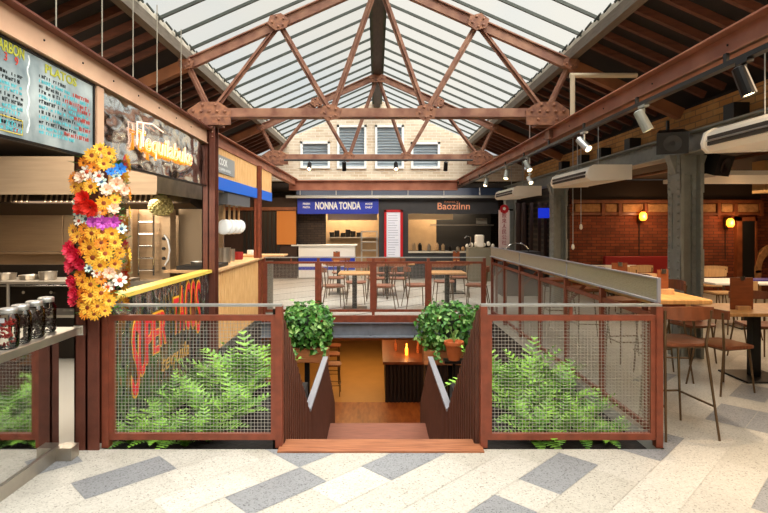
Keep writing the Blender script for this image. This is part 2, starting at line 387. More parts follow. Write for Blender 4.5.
# lower floor
struct('floor', MB().box(-5, 5, 3.9, 12.42, -2.62, -2.5), PARQ)
struct('floor', MB().box(-5, 5, 12.42, 19, -2.62, -2.5), YFLOOR)
struct('wall_lower_left', MB().box(-2.2, -2.1, 3.9, 9.7, -2.5, -.12), DARKW)
struct('wall_lower_right', MB().box(2.13, 2.23, 3.9, 9.7, -2.5, -.12), DARKW)
struct('wall_lower_near', MB().box(-2.2, 2.2, 3.80, 3.90, -2.5, -.12), DARKW)
struct('wall_lower_far', MB().box(-5, 5, 19, 19.1, -2.5, -.12), ORNG)
struct('wall_lower_left', MB().box(-5.1, -5, 9.7, 19, -2.5, -.12), DARKW)
struct('wall_lower_right', MB().box(5, 5.1, 9.7, 19, -2.5, -.12), DARKW)
# ---- walls
struct('wall_front', MB().box(-6.2, 10.8, -2.6, -2.5, 0, 5.2), mat('rear_plaster', '#c9bba6', .8))
gw = MB(); GY = 14.1
wins = [at(300.4, 141.5, GY), at(330, 168.5, GY), at(337, 125, GY), at(366.5, 168.8, GY), at(375, 125, GY), at(404, 168.8, GY), at(411, 142, GY), at(440, 168.8, GY)]
xs = [-2.75]; 
for i in range(0, 8, 2): xs += [wins[i][0], wins[i+1][0]]
xs.append(2.8)
def roofz(x): return 5.0-.444*abs(x-.03)
zb = 2.83
for i in range(len(xs)-1):
    x0, x1 = xs[i], xs[i+1]
    if i % 2 == 1:
        j = (i-1); zt = wins[j][2]; zl = wins[j+1][2]
        gw.box(x0, x1, GY, GY+.25, zb, zl)
    else: zt = zb
    mids = [x0] + ([.03] if x0 < .03 < x1 else []) + [x1]
    gw.prism([(x1, zt), (x0, zt)] + [(x, roofz(x)) for x in mids], 'y', GY, GY+.25)
gw.box(-3.95, -2.75, GY, GY+.25, zb, 3.5); gw.box(2.8, 3.95, GY, GY+.25, zb, 3.5)
struct('wall_back', gw, BRICKP)
for i in range(0, 8, 2):
    a, b = wins[i], wins[i+1]; x0, x1, z0, z1 = a[0], b[0], b[2], a[2]
    wr = MB().box(x0, x1, GY+.05, GY+.07, z0, z1)
    o = struct('window_%d' % (i//2+3), wr, GLASSY)
    fr_ = MB(); t = .06
    fr_.box(x0, x0+t, GY-.03, GY+.05, z0, z1).box(x1-t, x1, GY-.03, GY+.05, z0, z1).box(x0, x1, GY-.03, GY+.05, z1-t, z1).box(x0, x1, GY-.05, GY+.05, z0, z0+t)
    build('window_frame', fr_, WHITE, o)
    sl = MB()
    for k in range(int((z1-z0-2*t)/.075)): zz = z0+t+.03+k*.075; sl.bar((x0+t, GY+.035, zz), (x1-t, GY+.035, zz), .03, .006, (0, .5, 1))
    build('blind', sl, mat('grey_blind_slat', '#b9c2c8', .5), o)
struct('trim_1', MB().box(-2.5, 2.3, 13.98, 14.12, 2.83, 2.87), CURB)
# right brick wall above the riveted beam
struct('wall_right', MB().prism([(-2.5, 2.78), (14.3, 2.78), (14.3, 3.12), (-2.5, 3.12)], 'x', 3.95, 4.15), BRICKY)
struct('wall_left', MB().box(-4.05, -3.9, -2.5, 14.3, 2.62, 3.12), BRICKY)
# right room shell
struct('wall_back', MB().box(4.75, 10.8, 13.0, 13.2, 0, 2.75), BRICKR)
struct('wall_right', MB().box(10.8, 10.9, -2.5, 18.6, 0, 2.9), BRICKR)
struct('ceiling', MB().box(4.15, 10.8, -2.5, 13.2, 2.78, 2.88), mat('dark_room_ceiling', '#3a2c22', .8))
struct('wall_left', MB().box(-6.2, -6.1, -2.5, 18.6, 0, 2.62), mat('kitchen_side_wall', '#8a7a66', .6))
struct('ceiling', MB().box(-6.2, -4.05, -2.5, 14.3, 2.62, 2.72), mat('kitchen_ceiling', '#6d5a49', .7))
struct('ceiling', MB().box(-6.2, 10.8, 14.35, 18.6, 2.78, 2.9), mat('stall_ceiling', '#2a2624', .8))
struct('wall_back', MB().box(-6.2, 10.8, 18.5, 18.6, 0, 2.8), BRICKD)
struct('wall_right', MB().box(4.6, 4.75, 13.0, 18.5, 0, 2.78), BRICKD)
# side roofs: boards and rafters
for sx, nm in ((-1, 'left'), (1, 'right')):
    def rz(x): return 3.76-.444*(abs(x-.03)-2.43)
    xi, xo = .03+sx*2.45, .03+sx*4.02
    cb = struct('ceiling', MB().prism([(xi, rz(xi)+.14), (xo, rz(xo)+.14), (xo, rz(xo)+.18), (xi, rz(xi)+.18)], 'y', -2.5, 14.3), BOARD)
    k = 0; y = -2.3
    while y < 14.2:
        if abs(y-2.4) > .15 and abs(y-6.75) > .15 and abs(y-11.1) > .15:
            xq = .03+sx*3.9
            build('rafter', MB().bar((xi, y, rz(xi)+.10), (xq, y, rz(xq)+.10), .05, .08, (0, 0, 1)), RAFT, cb)
        y += .36
    struct('ceiling', MB().prism([(xo+sx*.0, 3.12), (xo+sx*.3, 3.12), (xo+sx*.3, 3.3), (xo, 3.3)], 'y', -2.5, 14.3), BOARD)
# skylight slopes
for sx, idx in ((-1, 1), (1, 2)):
    a = (.03, 5.0); b = (.03+sx*2.5, 5.0-.444*2.5)
    pn = MB(); pn.add([(a[0], -2.5, a[1]), (b[0], -2.5, b[1]), (b[0], 14.1, b[1]), (a[0], 14.1, a[1])], [(0, 1, 2, 3)])
    wo_ = struct('window_%d' % idx, pn, PANE)
    k = -9
    while 7.8+.5*k < 14.1:
        y = 7.8+.5*k; k += 1
        if y < -2.4: continue
        build('glazing_bar', MB().bar((a[0]+sx*.06, y, a[1]-.055), (b[0], y, b[1]-.02), .024, .036), BAR, wo_)
    for ys_ in range(-20, 0): pass
    # eave beam and pale curb with little brackets
    X0, X1 = .03+sx*2.40, .03+sx*2.50
    struct('trim_2', MB().box(min(X0, X1), max(X0, X1), -2.5, 14.1, 3.74, 3.86), EAVE)
    cu_ = MB().box(min(X0, X1)+.01, max(X0, X1)-.01, -2.5, 14.1, 3.86, 3.93)
    cv_ = struct('trim_3', cu_, CURB)
    hk = MB(); y = -2.3
    while y < 14: hk.bar((.03+sx*2.39, y, 3.93), (.03+sx*2.36, y+.11, 3.88), .012, .02); y += .25
    build('glass_clips', hk, BAR, cv_)
struct('trim_4', MB().box(-.03, .09, -2.5, 14.1, 4.80, 5.0).box(-.05, .11, -2.5, 14.1, 4.78, 4.815), RIDGE)
struct('trim_5', MB().box(-.10, -.03, -2.5, 14.1, 4.87, 4.93).box(.09, .16, -2.5, 14.1, 4.87, 4.93), GREEN)

# ================================================================== STEEL FRAME
def bolt(mb, x, y, z, r=.018, ax='y', d=-1):
    if ax == 'y': M = Matrix.Translation((x, y, z)) @ Matrix.Rotation(R(90)*(1 if d < 0 else -1), 4, 'X')
    else: M = Matrix.Translation((x, y, z)) @ Matrix.Rotation(R(90)*d, 4, 'Y')
    q = MB().lathe((0, 0, 0), [(r, 0), (r*.95, r*.5), (r*.5, r*.85), (.001, r*.95)], 7); mb.join(q, M)
def truss(Y, label):
    t = root('roof_truss', (.03, Y, 2.9), label, 'roof truss', 'steel roof trusses across the hall')
    c = .03
    build('bottom_chord', MB().box(c-2.13, c+2.13, Y-.06, Y-.045, 3.015, 3.125).box(c-2.13, c+2.13, Y+.045, Y+.06, 3.015, 3.125).box(c-2.13, c+2.13, Y-.09, Y+.09, 3.012, 3.027), TRUSS, t)
    for sx in (-1, 1):
        E_ = (c, Y, 4.77); A = (c+sx*2.13, Y, 3.07); B = (c+sx*2.43, Y, 3.69); Cn = (c+sx*1.26, Y, 4.21); D = (c+sx*.6, Y, 3.07); O = (c+sx*3.85, Y, 3.69-.444*1.42)
        build('rafter', MB().bar(E_, (B[0], Y, B[2]), .07, .13).bar((E_[0], Y, E_[2]+.06), (B[0], Y, B[2]+.06), .13, .015), TRUSS, t)
        build('outer_rafter', MB().bar(B, O, .10, .14), mat('outer_rafter_timber', '#8a5634', .6, 0, .2, 5), t)
        for p, q in ((A, B), (A, Cn), (Cn, D), (D, E_)):
            build('strut', MB().bar(p, q, .012, .085, (0, 1, 0)).bar((p[0], Y-.03, p[2]), (q[0], Y-.03, q[2]), .085 if False else .012, .012).bar(p, q, .075, .012, (0, 1, 0)), TRUSS, t)
        g = MB(); s = sx
        g.prism([(A[0]-.27*1, 2.91), (A[0]+.27, 2.91), (A[0]+.27, 3.10), (A[0]+.12, 3.20), (A[0]-.12, 3.20), (A[0]-.27, 3.10)], 'y', Y-.085, Y-.065)
        for bx, bz in ((-.2, 3.08), (-.1, 3.08), (0, 3.08), (.1, 3.08), (.2, 3.08), (-.08, 3.16), (.08, 3.16), (-.12, 2.98), (.12, 2.98)): bolt(g, A[0]+bx, Y-.085, bz, .02)
        g.box(A[0]-.14, A[0]+.14, Y-.12, Y+.12, 2.905, 2.93)
        build('gusset_plate', g, GUSS, t)
        for P_, w_ in ((B, .1), (Cn, .13), (D, .13)):
            g = MB().prism([(P_[0]+w_*math.cos(a_)*1.1, P_[2]+w_*math.sin(a_)*.85) for a_ in [PI*2*i/6+.3 for i in range(6)]], 'y', Y-.085, Y-.065)
            for a_ in (.6, 1.9, 3.3, 4.7, 5.6): bolt(g, P_[0]+.6*w_*math.cos(a_), Y-.085, P_[2]+.5*w_*math.sin(a_), .017)
            build('gusset_plate', g, GUSS, t)
    g = MB().prism([(c-.16, 4.62), (c+.16, 4.62), (c+.18, 4.74), (c, 4.82), (c-.18, 4.74)], 'y', Y-.085, Y-.065)
    for bx, bz in ((-.1, 4.7), (.1, 4.7), (0, 4.66), (0, 4.76)): bolt(g, c+bx, Y-.085, bz, .017)
    build('gusset_plate', g, GUSS, t)
    return t
truss(6.75, 'large red-brown riveted steel roof truss nearest the camera')
truss(11.1, 'red-brown steel roof truss farther back, in front of the gable windows')

def channel(mb, x, sx, y0, y1, z0, z1, web=.02, fl=.07):
    # web face at x, flanges reach towards sx
    mb.box(min(x, x-sx*web), max(x, x-sx*web), y0, y1, z0, z1)
    mb.box(min(x+sx*fl, x-sx*.09), max(x+sx*fl, x-sx*.09), y0, y1, z1-.012, z1)
    mb.box(min(x+sx*.02, x-sx*.09), max(x+sx*.02, x-sx*.09), y0, y1, z0, z0+.012)
def web_bolts(mb, x, sx, ys, z0=2.74, z1=2.86):
    for y in ys:
        for z in (z0, z1): bolt(mb, x, y, z, .012, 'x', sx)
g = root('steel_girder', (-2.13, 1.9, 2.70), 'long pale pinkish steel girder over the taco kitchen on the left', 'girder')
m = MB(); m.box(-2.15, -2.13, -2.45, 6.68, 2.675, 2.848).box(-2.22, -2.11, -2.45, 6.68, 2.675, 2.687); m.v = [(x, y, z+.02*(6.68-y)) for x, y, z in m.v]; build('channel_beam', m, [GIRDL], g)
m = MB().box(-2.22, -2.06, -2.45, 6.68, 2.848, 2.862); m.v = [(x, y, z+.02*(6.68-y)) for x, y, z in m.v]; build('top_flange', m, COLM, g)['label'] = 'dark brown top flange'
m = MB()
for k in range(11): bolt(m, -2.13, 1.6+.45*k, 2.77+.02*(5.08-.45*k), .008, 'x', 1)
build('bolt', m, BLACKM, g)
g = root('steel_girder', (-2.13, 10.4, 2.70), 'red-brown steel girder over the timber-clad stall on the left', 'girder')
m = MB(); channel(m, -2.13, 1, 6.82, 14.0, 2.70, 2.86); build('channel_beam', m, GIRD, g)
g = root('steel_girder', (2.16, 5.8, 2.70), 'long red-brown steel girder running along the right side of the hall', 'girder')
m = MB(); channel(m, 2.19, -1, -2.45, 14.0, 2.71, 2.845); build('channel_beam', m, GIRD, g)
m = MB()
for k in range(13): bolt(m, 2.19, 1.5+.9*k, 2.77, .008, 'x', -1)
for y in (6.62, 6.68):
    for z in (2.73, 2.78, 2.83): bolt(m, 2.19, y, z, .016, 'x', -1)
build('bolt', m, BLACKM, g)
m = MB().box(2.14, 2.24, 6.55, 6.72, 2.72, 2.84); build('splice_plate', m, TRUSS, g)
g = root('cross_beam', (0, 14.05, 2.58), 'red-brown steel cross beam under the gable wall', 'beam')
build('beam', MB().box(-2.3, 2.15, 13.99, 14.03, 2.58, 2.82).box(-2.3, 2.15, 13.93, 14.1, 2.81, 2.83).box(-2.3, 2.15, 13.93, 14.1, 2.57, 2.585), GIRD, g)

def hcol(name, x, y, w_, d, z0, z1, m, label, parts=True, group=None):
    t = root(name, (x, y, z0), label, 'column', group)
    build('shaft', MB().box(x-w_/2, x+w_/2, y-d/2, y-d/2+.014, z0, z1).box(x-w_/2, x+w_/2, y+d/2-.014, y+d/2, z0, z1).box(x-.008, x+.008, y-d/2, y+d/2, z0, z1).box(x-w_/2, x-w_/2+.012, y-d/2, y+d/2, z0, z1), m, t)
    return t
c0 = hcol('steel_post', -2.12, 3.95, 0.18, .14, 0, 2.16, COLM, 'rust-brown steel post wrapped in artificial flowers, beside the steel counter')
c1 = hcol('steel_post', -2.11, 6.75, .16, .16, -.12, 2.905, COLM, 'dark brown steel post between the taco kitchen and the timber-clad stall')
m = MB()
for y in (2.76, 2.82, 2.88): bolt(m, -2.06, 6.665, y, .014); bolt(m, -2.15, 6.665, y, .014)
build('bolt', m, TRUSS, c1)
c2 = hcol('steel_post', -2.12, 9.5, .12, .12, .0, 2.71, FRAME, 'slim brown steel post at the far end of the timber-clad stall')
# window-like upright between menu board and mirrored panel
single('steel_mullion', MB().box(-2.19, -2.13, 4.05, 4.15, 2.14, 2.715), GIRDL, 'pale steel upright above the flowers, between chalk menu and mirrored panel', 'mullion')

def riveted(x, y, label):
    t = root('riveted_column', (x+.135, y, 0), label, 'column', 'grey riveted steel columns on the right')
    w_, d, z1 = .27, .28, 2.52
    for xa, xb in ((x, x+.03), (x+w_-.03, x+w_)):
        build('flange_plate', MB().box(xa, xb, y-d/2, y+d/2, 0, z1), GREY, t)
    build('web_plate', MB().box(x+.03, x+w_-.03, y-.02, y+.02, 0, z1), GREY, t)
    cv = MB()
    for z0, z1_ in ((0, .25), (.95, 1.35), (2.05, 2.52)):
        cv.box(x-.014, x, y-d/2, y+d/2, z0, z1_); cv.box(x+w_, x+w_+.014, y-d/2, y+d/2, z0, z1_)
    cv.box(x-.010, x, y-d/2, y-d/2+.09, 0, 2.5).box(x-.010, x, y+d/2-.09, y+d/2, 0, 2.5)
    for q in (-1, 1): cv.box(x+(.03 if q < 0 else w_-.08), x+(.08 if q < 0 else w_-.03), y-.05, y-.02, 0, 2.5)
    build('cover_plate', cv, GREY, t)
    rv = MB(); z = .1
    while z < 2.5:
        for yy in (y-d/2+.04, y+d/2-.04): bolt(rv, x-.012, yy, z, .019, 'x', -1)
        bolt(rv, x+w_-.015, y-d/2, z, .011); bolt(rv, x+.06, y-.05, z, .013); bolt(rv, x+w_-.06, y-.05, z, .013); z += .10
    build('rivet', rv, GREY, t)
    hd = MB().prism([(x-.02, 2.28), (x-.10, 2.52), (x+w_+.10, 2.52), (x+w_+.02, 2.28)], 'y', y-.06, y+.06)
    build('bracket', hd, GREY, t)
    return t
riveted(3.755, 6.66, 'grey riveted steel column behind the bar stools, nearest on the right')
t2 = riveted(3.755, 11.3, 'grey riveted steel column midway down the right side')
riveted(3.72, 15.24, 'grey riveted steel column farthest back, behind the red and white banner')
g = root('riveted_beam', (3.9, 6, 2.52), 'grey riveted steel beam on top of the grey columns', 'beam')
m = MB().box(3.86, 3.9, -2.45, 15.6, 2.52, 2.78).box(3.76, 4.02, -2.45, 15.6, 2.76, 2.78).box(3.76, 4.02, -2.45, 15.6, 2.52, 2.54)
build('beam_plate', m, GREY, g); m = MB(); y = 1.5
while y < 13:
    bolt(m, 3.86, y, 2.57, .012, 'x', -1); bolt(m, 3.86, y, 2.73, .012, 'x', -1); y += .16
build('rivet', m, GREY, g)

# ================================================================== RAILINGS
def mesh_x(mb, x0, x1, z0, z1, y, sp=.0255, t=.0021):
    n_ = max(1, round((x1-x0)/sp)); k_ = max(1, round((z1-z0)/sp))
    for i in range(n_+1): x = x0+(x1-x0)*i/n_; mb.box(x-t/2, x+t/2, y-t/2, y+t/2, z0, z1)
    for i in range(k_+1): z = z0+(z1-z0)*i/k_; mb.box(x0, x1, y-t/2-.002, y+t/2-.002, z-t/2, z+t/2)
def mesh_y(mb, y0, y1, z0, z1, x, sp=.0255, t=.0021):
    n_ = max(1, round((y1-y0)/sp)); k_ = max(1, round((z1-z0)/sp))
    for i in range(n_+1): y = y0+(y1-y0)*i/n_; mb.box(x-t/2, x+t/2, y-t/2, y+t/2, z0, z1)
    for i in range(k_+1): z = z0+(z1-z0)*i/k_; mb.box(x-t/2-.002, x+t/2-.002, y0, y1, z-t/2, z+t/2)
def railing_x(posts, y, label, endw=.05, sp=.0255, flip=None, low=False):
    t = root('mesh_railing', ((posts[0]+posts[-1])/2, y, 0), label, 'railing')
    for i, x in enumerate(posts):
        build('post', MB().box(x-endw/2, x+endw/2, y-.03, y+.03, 0 if not low else -.12, 1.045), FRAME, t)
    for a, b in zip(posts, posts[1:]):
        x0, x1 = a+endw/2, b-endw/2
        build('panel_frame', MB().box(x0, x1, y-.02, y+.02, .94, .98).box(x0, x1, y-.02, y+.02, .055, .10).box(x0, x0+.035, y-.02, y+.02, .10, .94).box(x1-.035, x1, y-.02, y+.02, .10, .94), FRAME, t)
        m = MB(); mesh_x(m, x0+.035, x1-.035, .10, .94, y, sp); build('wire_mesh', m, WIRE, t)
    build('handrail', MB().box(posts[0]-.02, posts[-1]+.02, y-.025, y+.025, 1.045, 1.062), GALV, t)
    st = MB()
    for a, b in zip(posts, posts[1:]): x = (a+b)/2; st.box(x-.012, x+.012, y-.012, y+.012, .98, 1.045)
    build('bracket', st, FRAME, t)
    return t
railing_x([-2.005, -.72], 3.95, 'rust-framed wire mesh railing left of the stairs')
railing_x([.80, 2.10], 3.95, 'rust-framed wire mesh railing right of the stairs')
railing_x([-2.06, -1.06, -.05, .96, 1.99], 9.74, 'four-bay rust-framed mesh railing across the far side of the stairwell')
t = root('mesh_railing', (2.14, 6.8, 0), 'long rust-framed mesh railing receding along the right side of the stairwell', 'railing')
ps = [4.05+.945*i for i in range(7)]
for y in ps: build('post', MB().box(2.11, 2.16, y-.025, y+.025, 0, 1.07), FRAME, t)
for a, b in zip(ps, ps[1:]):
    build('panel_frame', MB().box(2.12, 2.15, a+.025, b-.025, .93, .97).box(2.12, 2.15, a+.025, b-.025, .05, .09).box(2.12, 2.15, a+.025, a+.03, .05, .97).box(2.12, 2.15, b-.03, b-.025, .05, .97), FRAME, t)
    m = MB(); mesh_y(m, a+.025, b-.025, .09, .93, 2.135); build('wire_mesh', m, WIRE, t)
t = root('bar_screen', (2.135, 6.9, 1.07), 'beige textured screen along the back of the wooden bar', 'screen')
build('screen_panel', MB().box(2.125, 2.135, 4.0, 9.8, 1.08, 1.245), FROST, t)
m = MB().box(2.115, 2.14, 3.99, 9.8, 1.24, 1.252).box(2.10, 2.14, 3.99, 9.8, 1.066, 1.082).box(2.115, 2.14, 3.98, 3.995, 1.066, 1.252)
for y in (5.9, 7.85): m.box(2.118, 2.139, y-.006, y+.006, 1.08, 1.245)
build('screen_frame', m, CAPM, t)
t = root('bar_counter', (2.4, 6.9, 0), 'long oak-topped bar running beside the right-hand mesh railing', 'bar counter')
build('bar_top', MB().bev(2.145, 2.62, 4.12, 9.8, 1.03, 1.068, .006), OAK, t)
for y in (4.3, 6.1, 7.9, 9.6): build('bracket', MB().box(2.165, 2.5, y-.02, y+.02, .99, 1.03).box(2.165, 2.2, y-.02, y+.02, .0, 1.03).bar((2.19, y, .75), (2.45, y, 1.0), .03, .03, (0, 1, 0)), FRAME, t)

# ================================================================== STAIRS
t = root('staircase', (.03, 4.0, -2.5), 'reddish hardwood stairs leading down to the lower floor', 'stairs')
build('tread', MB().box(-.715, .785, 3.835, 3.97, 0.0, .012).box(-.69, .74, 3.965, 4.07, -.03, .006), DECK, t)
y = 4.10; z = -.19
for k in range(7):
    build('tread', MB().box(-.695, .75, y-.02, y+.25, z-.03, z), DECK, t); build('riser', MB().box(-.695, .75, y+.005, y+.02, z, z+.17), DECK, t)
    y += .235; z -= .19
build('landing', MB().box(-.695, .75, y-.02, 8.08, -1.41, -1.37), DECK2, t)
yy = 8.08; z = -1.56
for k in range(5):
    build('tread', MB().box(-.695, .75, yy-.02, yy+.27, z-.03, z), DECK, t); yy += .26; z -= .19
TOP = [(3.98, 1.02), (5.65, -.33), (7.6, -.27), (9.1, -1.40)]
def ztop(y, top):
    for (a, za), (b, zb_) in zip(top, top[1:]):
        if a <= y <= b: return za+(zb_-za)*(y-a)/(b-a)
    return top[-1][1]
for x, sx, lb in ((-.745, 1, 'brown slatted stair wall on the left with grey capping'), (.80, -1, 'brown slatted stair wall on the right with grey capping')):
    t = root('stair_balustrade', (x, 6.5, -2.5), lb, 'balustrade')
    bx0, bx1 = (x-.03, x-.005) if sx > 0 else (x+.005, x+.03)
    build('backing_panel', MB().prism([(3.98, -2.5)] + TOP + [(9.1, -2.5)], 'x', bx0, bx1), SLATB, t)
    m = MB(); y = 4.0
    while y < 9.06:
        m.prism([(y, -2.5), (y+.05, -2.5), (y+.05, ztop(y+.05, TOP)), (y, ztop(y, TOP))], 'x', min(x-sx*.01, x+sx*.042), max(x-sx*.01, x+sx*.042)); y += .112
    build('slats', m, SLAT, t)
    build('capping', MB().bar((x+sx*.02, 5.63, -.315), (x+sx*.02, 7.62, -.255), .07, .03), CAPM, t)
    build('edge_trim', MB().bar((x, 4.0, 1.01), (x, 5.63, -.31), .035, .012), FRAME, t)
# planting beds
struct('trim_6', MB().box(-2.09, -.76, 3.99, 5.9, -2.5, -.10), SOIL)
struct('trim_6', MB().box(.82, 2.12, 3.99, 5.9, -2.5, -.10), SOIL)
# far edge of the void: timber fascia and grey steel channel
single('timber_fascia', MB().box(-2.1, 2.13, 9.66, 9.7, -.125, -.0), FRAME, 'brown fascia board under the far railing', 'fascia')
t = root('steel_channel', (0, 9.72, -.4), 'blue-grey steel channel beam under the far side of the stairwell', 'beam')
m = MB().box(-2.1, 2.13, 9.72, 9.74, -.39, -.125).box(-2.1, 2.13, 9.64, 9.74, -.145, -.127).box(-2.1, 2.13, 9.62, 9.74, -.40, -.375)
for x in (-1.3, -.1, .75): m.box(x-.02, x+.02, 9.66, 9.72, -.39, -.13)
build('channel', m, mat('blue_grey_steel', '#7c828c', .45, .2, .12, 8), t)
struct('ceiling', MB().box(-5, 5, 9.75, 19, -.42, -.13), mat('lower_ceiling', '#2a1d14', .8))

# ================================================================== STALLS ON THE LEFT
# stainless service counter at the left edge
t = root('steel_counter', (-2.55, 2.2, 0), 'mirror-polished stainless service counter at the left edge', 'counter')
build('worktop', MB().bev(-3.0, -2.12, .6, 3.80, .866, .92, .004), STEEL2, t)
build('body', MB().box(-2.95, -2.25, .6, 3.76, .09, .866), MIRR, t)
build('kick_plate', MB().box(-2.95, -2.235, .6, 3.78, 0, .09).box(-2.235, -2.13, 3.70, 3.80, 0, .09), STEEL2, t)
build('end_bracket', MB().box(-2.17, -2.10, 3.80, 3.84, .86, .93), CHROME, t)
# taco kitchen front
t = root('taco_stall', (-2.1, 5.4, 0), 'taco stall front with yellow counter edge and painted foil panel', 'stall front')
build('counter_edge', MB().box(-2.20, -2.06, 4.08, 6.66, 1.052, 1.088), YELL, t)
sp = build('front_panel', MB().box(-2.16, -2.10, 4.08, 6.66, -.10, 1.045), FOIL2, t)
for i, ch in enumerate('SUPER TACOS'):
    if ch == ' ': continue
    fr = i/10.; yc = 4.62+1.62*fr**1.1; zb0 = (.10, .26, .34, .40, .45, .47, .48, .47, .45, .42, .34)[i]; zt0 = (.80, .80, .80, .80, .80, .80, .88, .97, 1.0, 1.0, .97)[i]; hh = zt0-zb0
    a = text('sign_letter', ch, (-2.094, yc, (zb0+zt0)/2), hh*1.38, mat('painted_yellow_outline', '#e8ad28', .5), sp, SIDE, .002, fit=.17, bold=.012)
    b = text('sign_letter', ch, (-2.090, yc, (zb0+zt0)/2), hh*1.32, mat('painted_red', '#d81f2c', .5), sp, SIDE, .002, fit=.140, bold=.002)
text('sign_letter', 'tequila', (-2.093, 5.55, .28), .24, mat('painted_gold', '#b98a34', .5), sp, SIDE, .002, fit=.75, shear=.3)
# mirrored panel with neon
t = root('mirror_panel', (-2.14, 5.4, 2.13), 'crinkled mirror panel carrying yellow neon script', 'mirror panel')
build('panel', MB().prism([(4.16, 2.15), (6.66, 2.15), (6.66, 2.67), (4.16, 2.72)], 'x', -2.17, -2.15), FOIL, t)
build('panel_edge', MB().box(-2.175, -2.13, 4.14, 6.66, 2.135, 2.152), BLACKM, t)
t = root('neon_sign', (-2.12, 5.4, 2.28), 'glowing yellow and pink neon script on the mirrored panel', 'neon sign')
text('neon_tube', 'Tequilabuke', (-2.115, 5.38, 2.40), .24, NEONY, t, SIDE, outline=.006, fit=1.40, shear=.15)
text('neon_tube', 'Tequilabuke', (-2.10, 5.36, 2.41), .24, NEONP, t, SIDE, outline=.003, fit=1.40, shear=.15)
build('neon_tube', MB().tube([(-2.11, 4.68, 2.36), (-2.11, 4.68, 2.56), (-2.11, 5.0, 2.60), (-2.11, 5.25, 2.57)], .008, 6).tube([(-2.11, 4.80, 2.36), (-2.11, 4.80, 2.57)], .008, 6), NEONP, t)
# chalk menu
t = root('menu_board', (-2.14, 3.0, 2.24), 'painted chalk menu board headed PLATOS at upper left', 'menu board')
build('board', MB().prism([(1.6, 2.17), (4.02, 2.17), (4.02, 2.71), (1.6, 2.76)], 'x', -2.165, -2.15), mat('chalky_sheen_teal_board', '#8298a0', .3, .35, .3, 3.4, col2='#cfdcdc'), t)  # pale mottling also paints a sheen into the board colour
build('board_frame', MB().box(-2.17, -2.14, 1.6, 4.04, 2.15, 2.17).prism([(1.6, 2.755), (4.04, 2.705), (4.04, 2.72), (1.6, 2.77)], 'x', -2.17, -2.14).box(-2.17, -2.14, 4.02, 4.04, 2.15, 2.71), BLACKM, t)
text('lettering', 'PLATOS', (-2.147, 3.62, 2.665), .08, mat('chalk_yellow', '#b5b53c', .6), t, SIDE, .001, fit=.36, bold=.002)
text('lettering', 'CARBON', (-2.147, 3.10, 2.685), .09, mat('chalk_yellow', '#b5b53c', .6), t, SIDE, .001, fit=.27, bold=.002)
text('lettering', '3   9', (-2.147, 3.12, 2.625), .07, mat('chalk_red', '#c9402f', .6), t, SIDE, .001, fit=.12)
def scribble(mb, y0, y1, z, h=.022, th=.006):
    y = y0
    while y < y1:
        hh = h*rnd.uniform(.6, 1.); k = rnd.choice((0, 1, 2, 3))
        mb.box(-2.1495, -2.148, y, y+th, z, z+hh)
        if k != 0: mb.box(-2.1495, -2.148, y, y+.018, z+hh*(.8 if k == 1 else .45), z+hh*(.8 if k == 1 else .45)+th*.8)
        if k > 1: mb.box(-2.1495, -2.148, y+.013, y+.013+th*.8, z, z+hh)
        if k == 3: mb.box(-2.1495, -2.148, y, y+.018, z, z+th*.8)
        y += .026 if rnd.random() < .82 else .045
CH = (mat('chalk_black', '#1d2426', .7), mat('chalk_cyan', '#5fd0dc', .7), mat('chalk_red', '#d0402f', .6))
def line(ci, y0, y1, z, h=.024, th=.007):
    m = MB(); scribble(m, y0, y1, z, h, th); build('chalk_writing', m, CH[ci], t)
zz = 2.595
for row in range(12):
    e = rnd.uniform(3.6, 3.82); line((0, 1, 0, 0, 1, 0, 1, 0, 1, 0, 1, 1)[row], 3.38, e, zz)
    if row in (1, 3, 4, 6, 8, 10): line(2, e+.02, 3.97, zz, .028)
    if row in (2, 5, 7, 9): line(1, e+.02, 3.95, zz)
    if row > 0: line((1, 0, 0, 1)[row % 4], 2.80, 3.22, zz-.03)
    zz -= .0325
line(1, 2.95, 3.17, 2.235, .034, .009); line(2, 3.14, 3.19, 2.205, .03, .008)
build('chalk_line', MB().tube([(-2.149, 3.275+.010*math.sin(i*1.4), 2.70-.0285*i) for i in range(18)], .005, 5), mat('chalk_white', '#e6ebea', .7), t)
build('chalk_line', MB().tube([(-2.149, 2.7, 2.285), (-2.149, 3.22, 2.28), (-2.149, 3.22, 2.195), (-2.149, 2.7, 2.195)], .003, 5), mat('chalk_yellow2', '#d8c233', .6), t)
# kitchen: back wall, hood, worktop, rotisserie
wl = MB(); x = -6.05
for wd in (1.27, 1.10, .9): wl.bev(x, x+wd-.008, 8.1, 8.13, .9, 2.0, .004); x += wd
struct('wall_back', MB().box(-6.1, -2.35, 8.13, 8.2, 0, 2.62), STEEL)
single('wall_cladding', wl, STEEL, 'brushed stainless wall panels behind the kitchen worktop', 'wall panels')
t = root('extractor_hood', (-4.3, 7.1, 2.0), 'wide stainless extractor hood over the taco kitchen', 'extractor hood')
build('side_plate', MB().box(-2.54, -2.52, 6.12, 8.08, 2.02, 2.42), mat('patterned_hood_side', '#b7aa94', .5, .2, .2, 6), t)
hd = MB().box(-6.0, -2.52, 6.1, 6.12, 2.02, 2.42).box(-6.0, -2.52, 6.1, 8.08, 2.42, 2.44).box(-6.0, -2.52, 6.08, 6.12, 2.0, 2.03)
build('canopy', hd, mat('satin_hood_steel', '#a8947c', .5, .5, .1, 3, (.6, 1, 9)), t)
fm = MB().prism([(7.3, 1.95), (8.08, 1.80), (8.08, 2.25), (7.3, 2.12)], 'x', -6.0, -2.56)
build('filter_housing', fm, mat('dark_filter_steel', '#3a3028', .4, .7), t)  # darker steel colour than the canopy
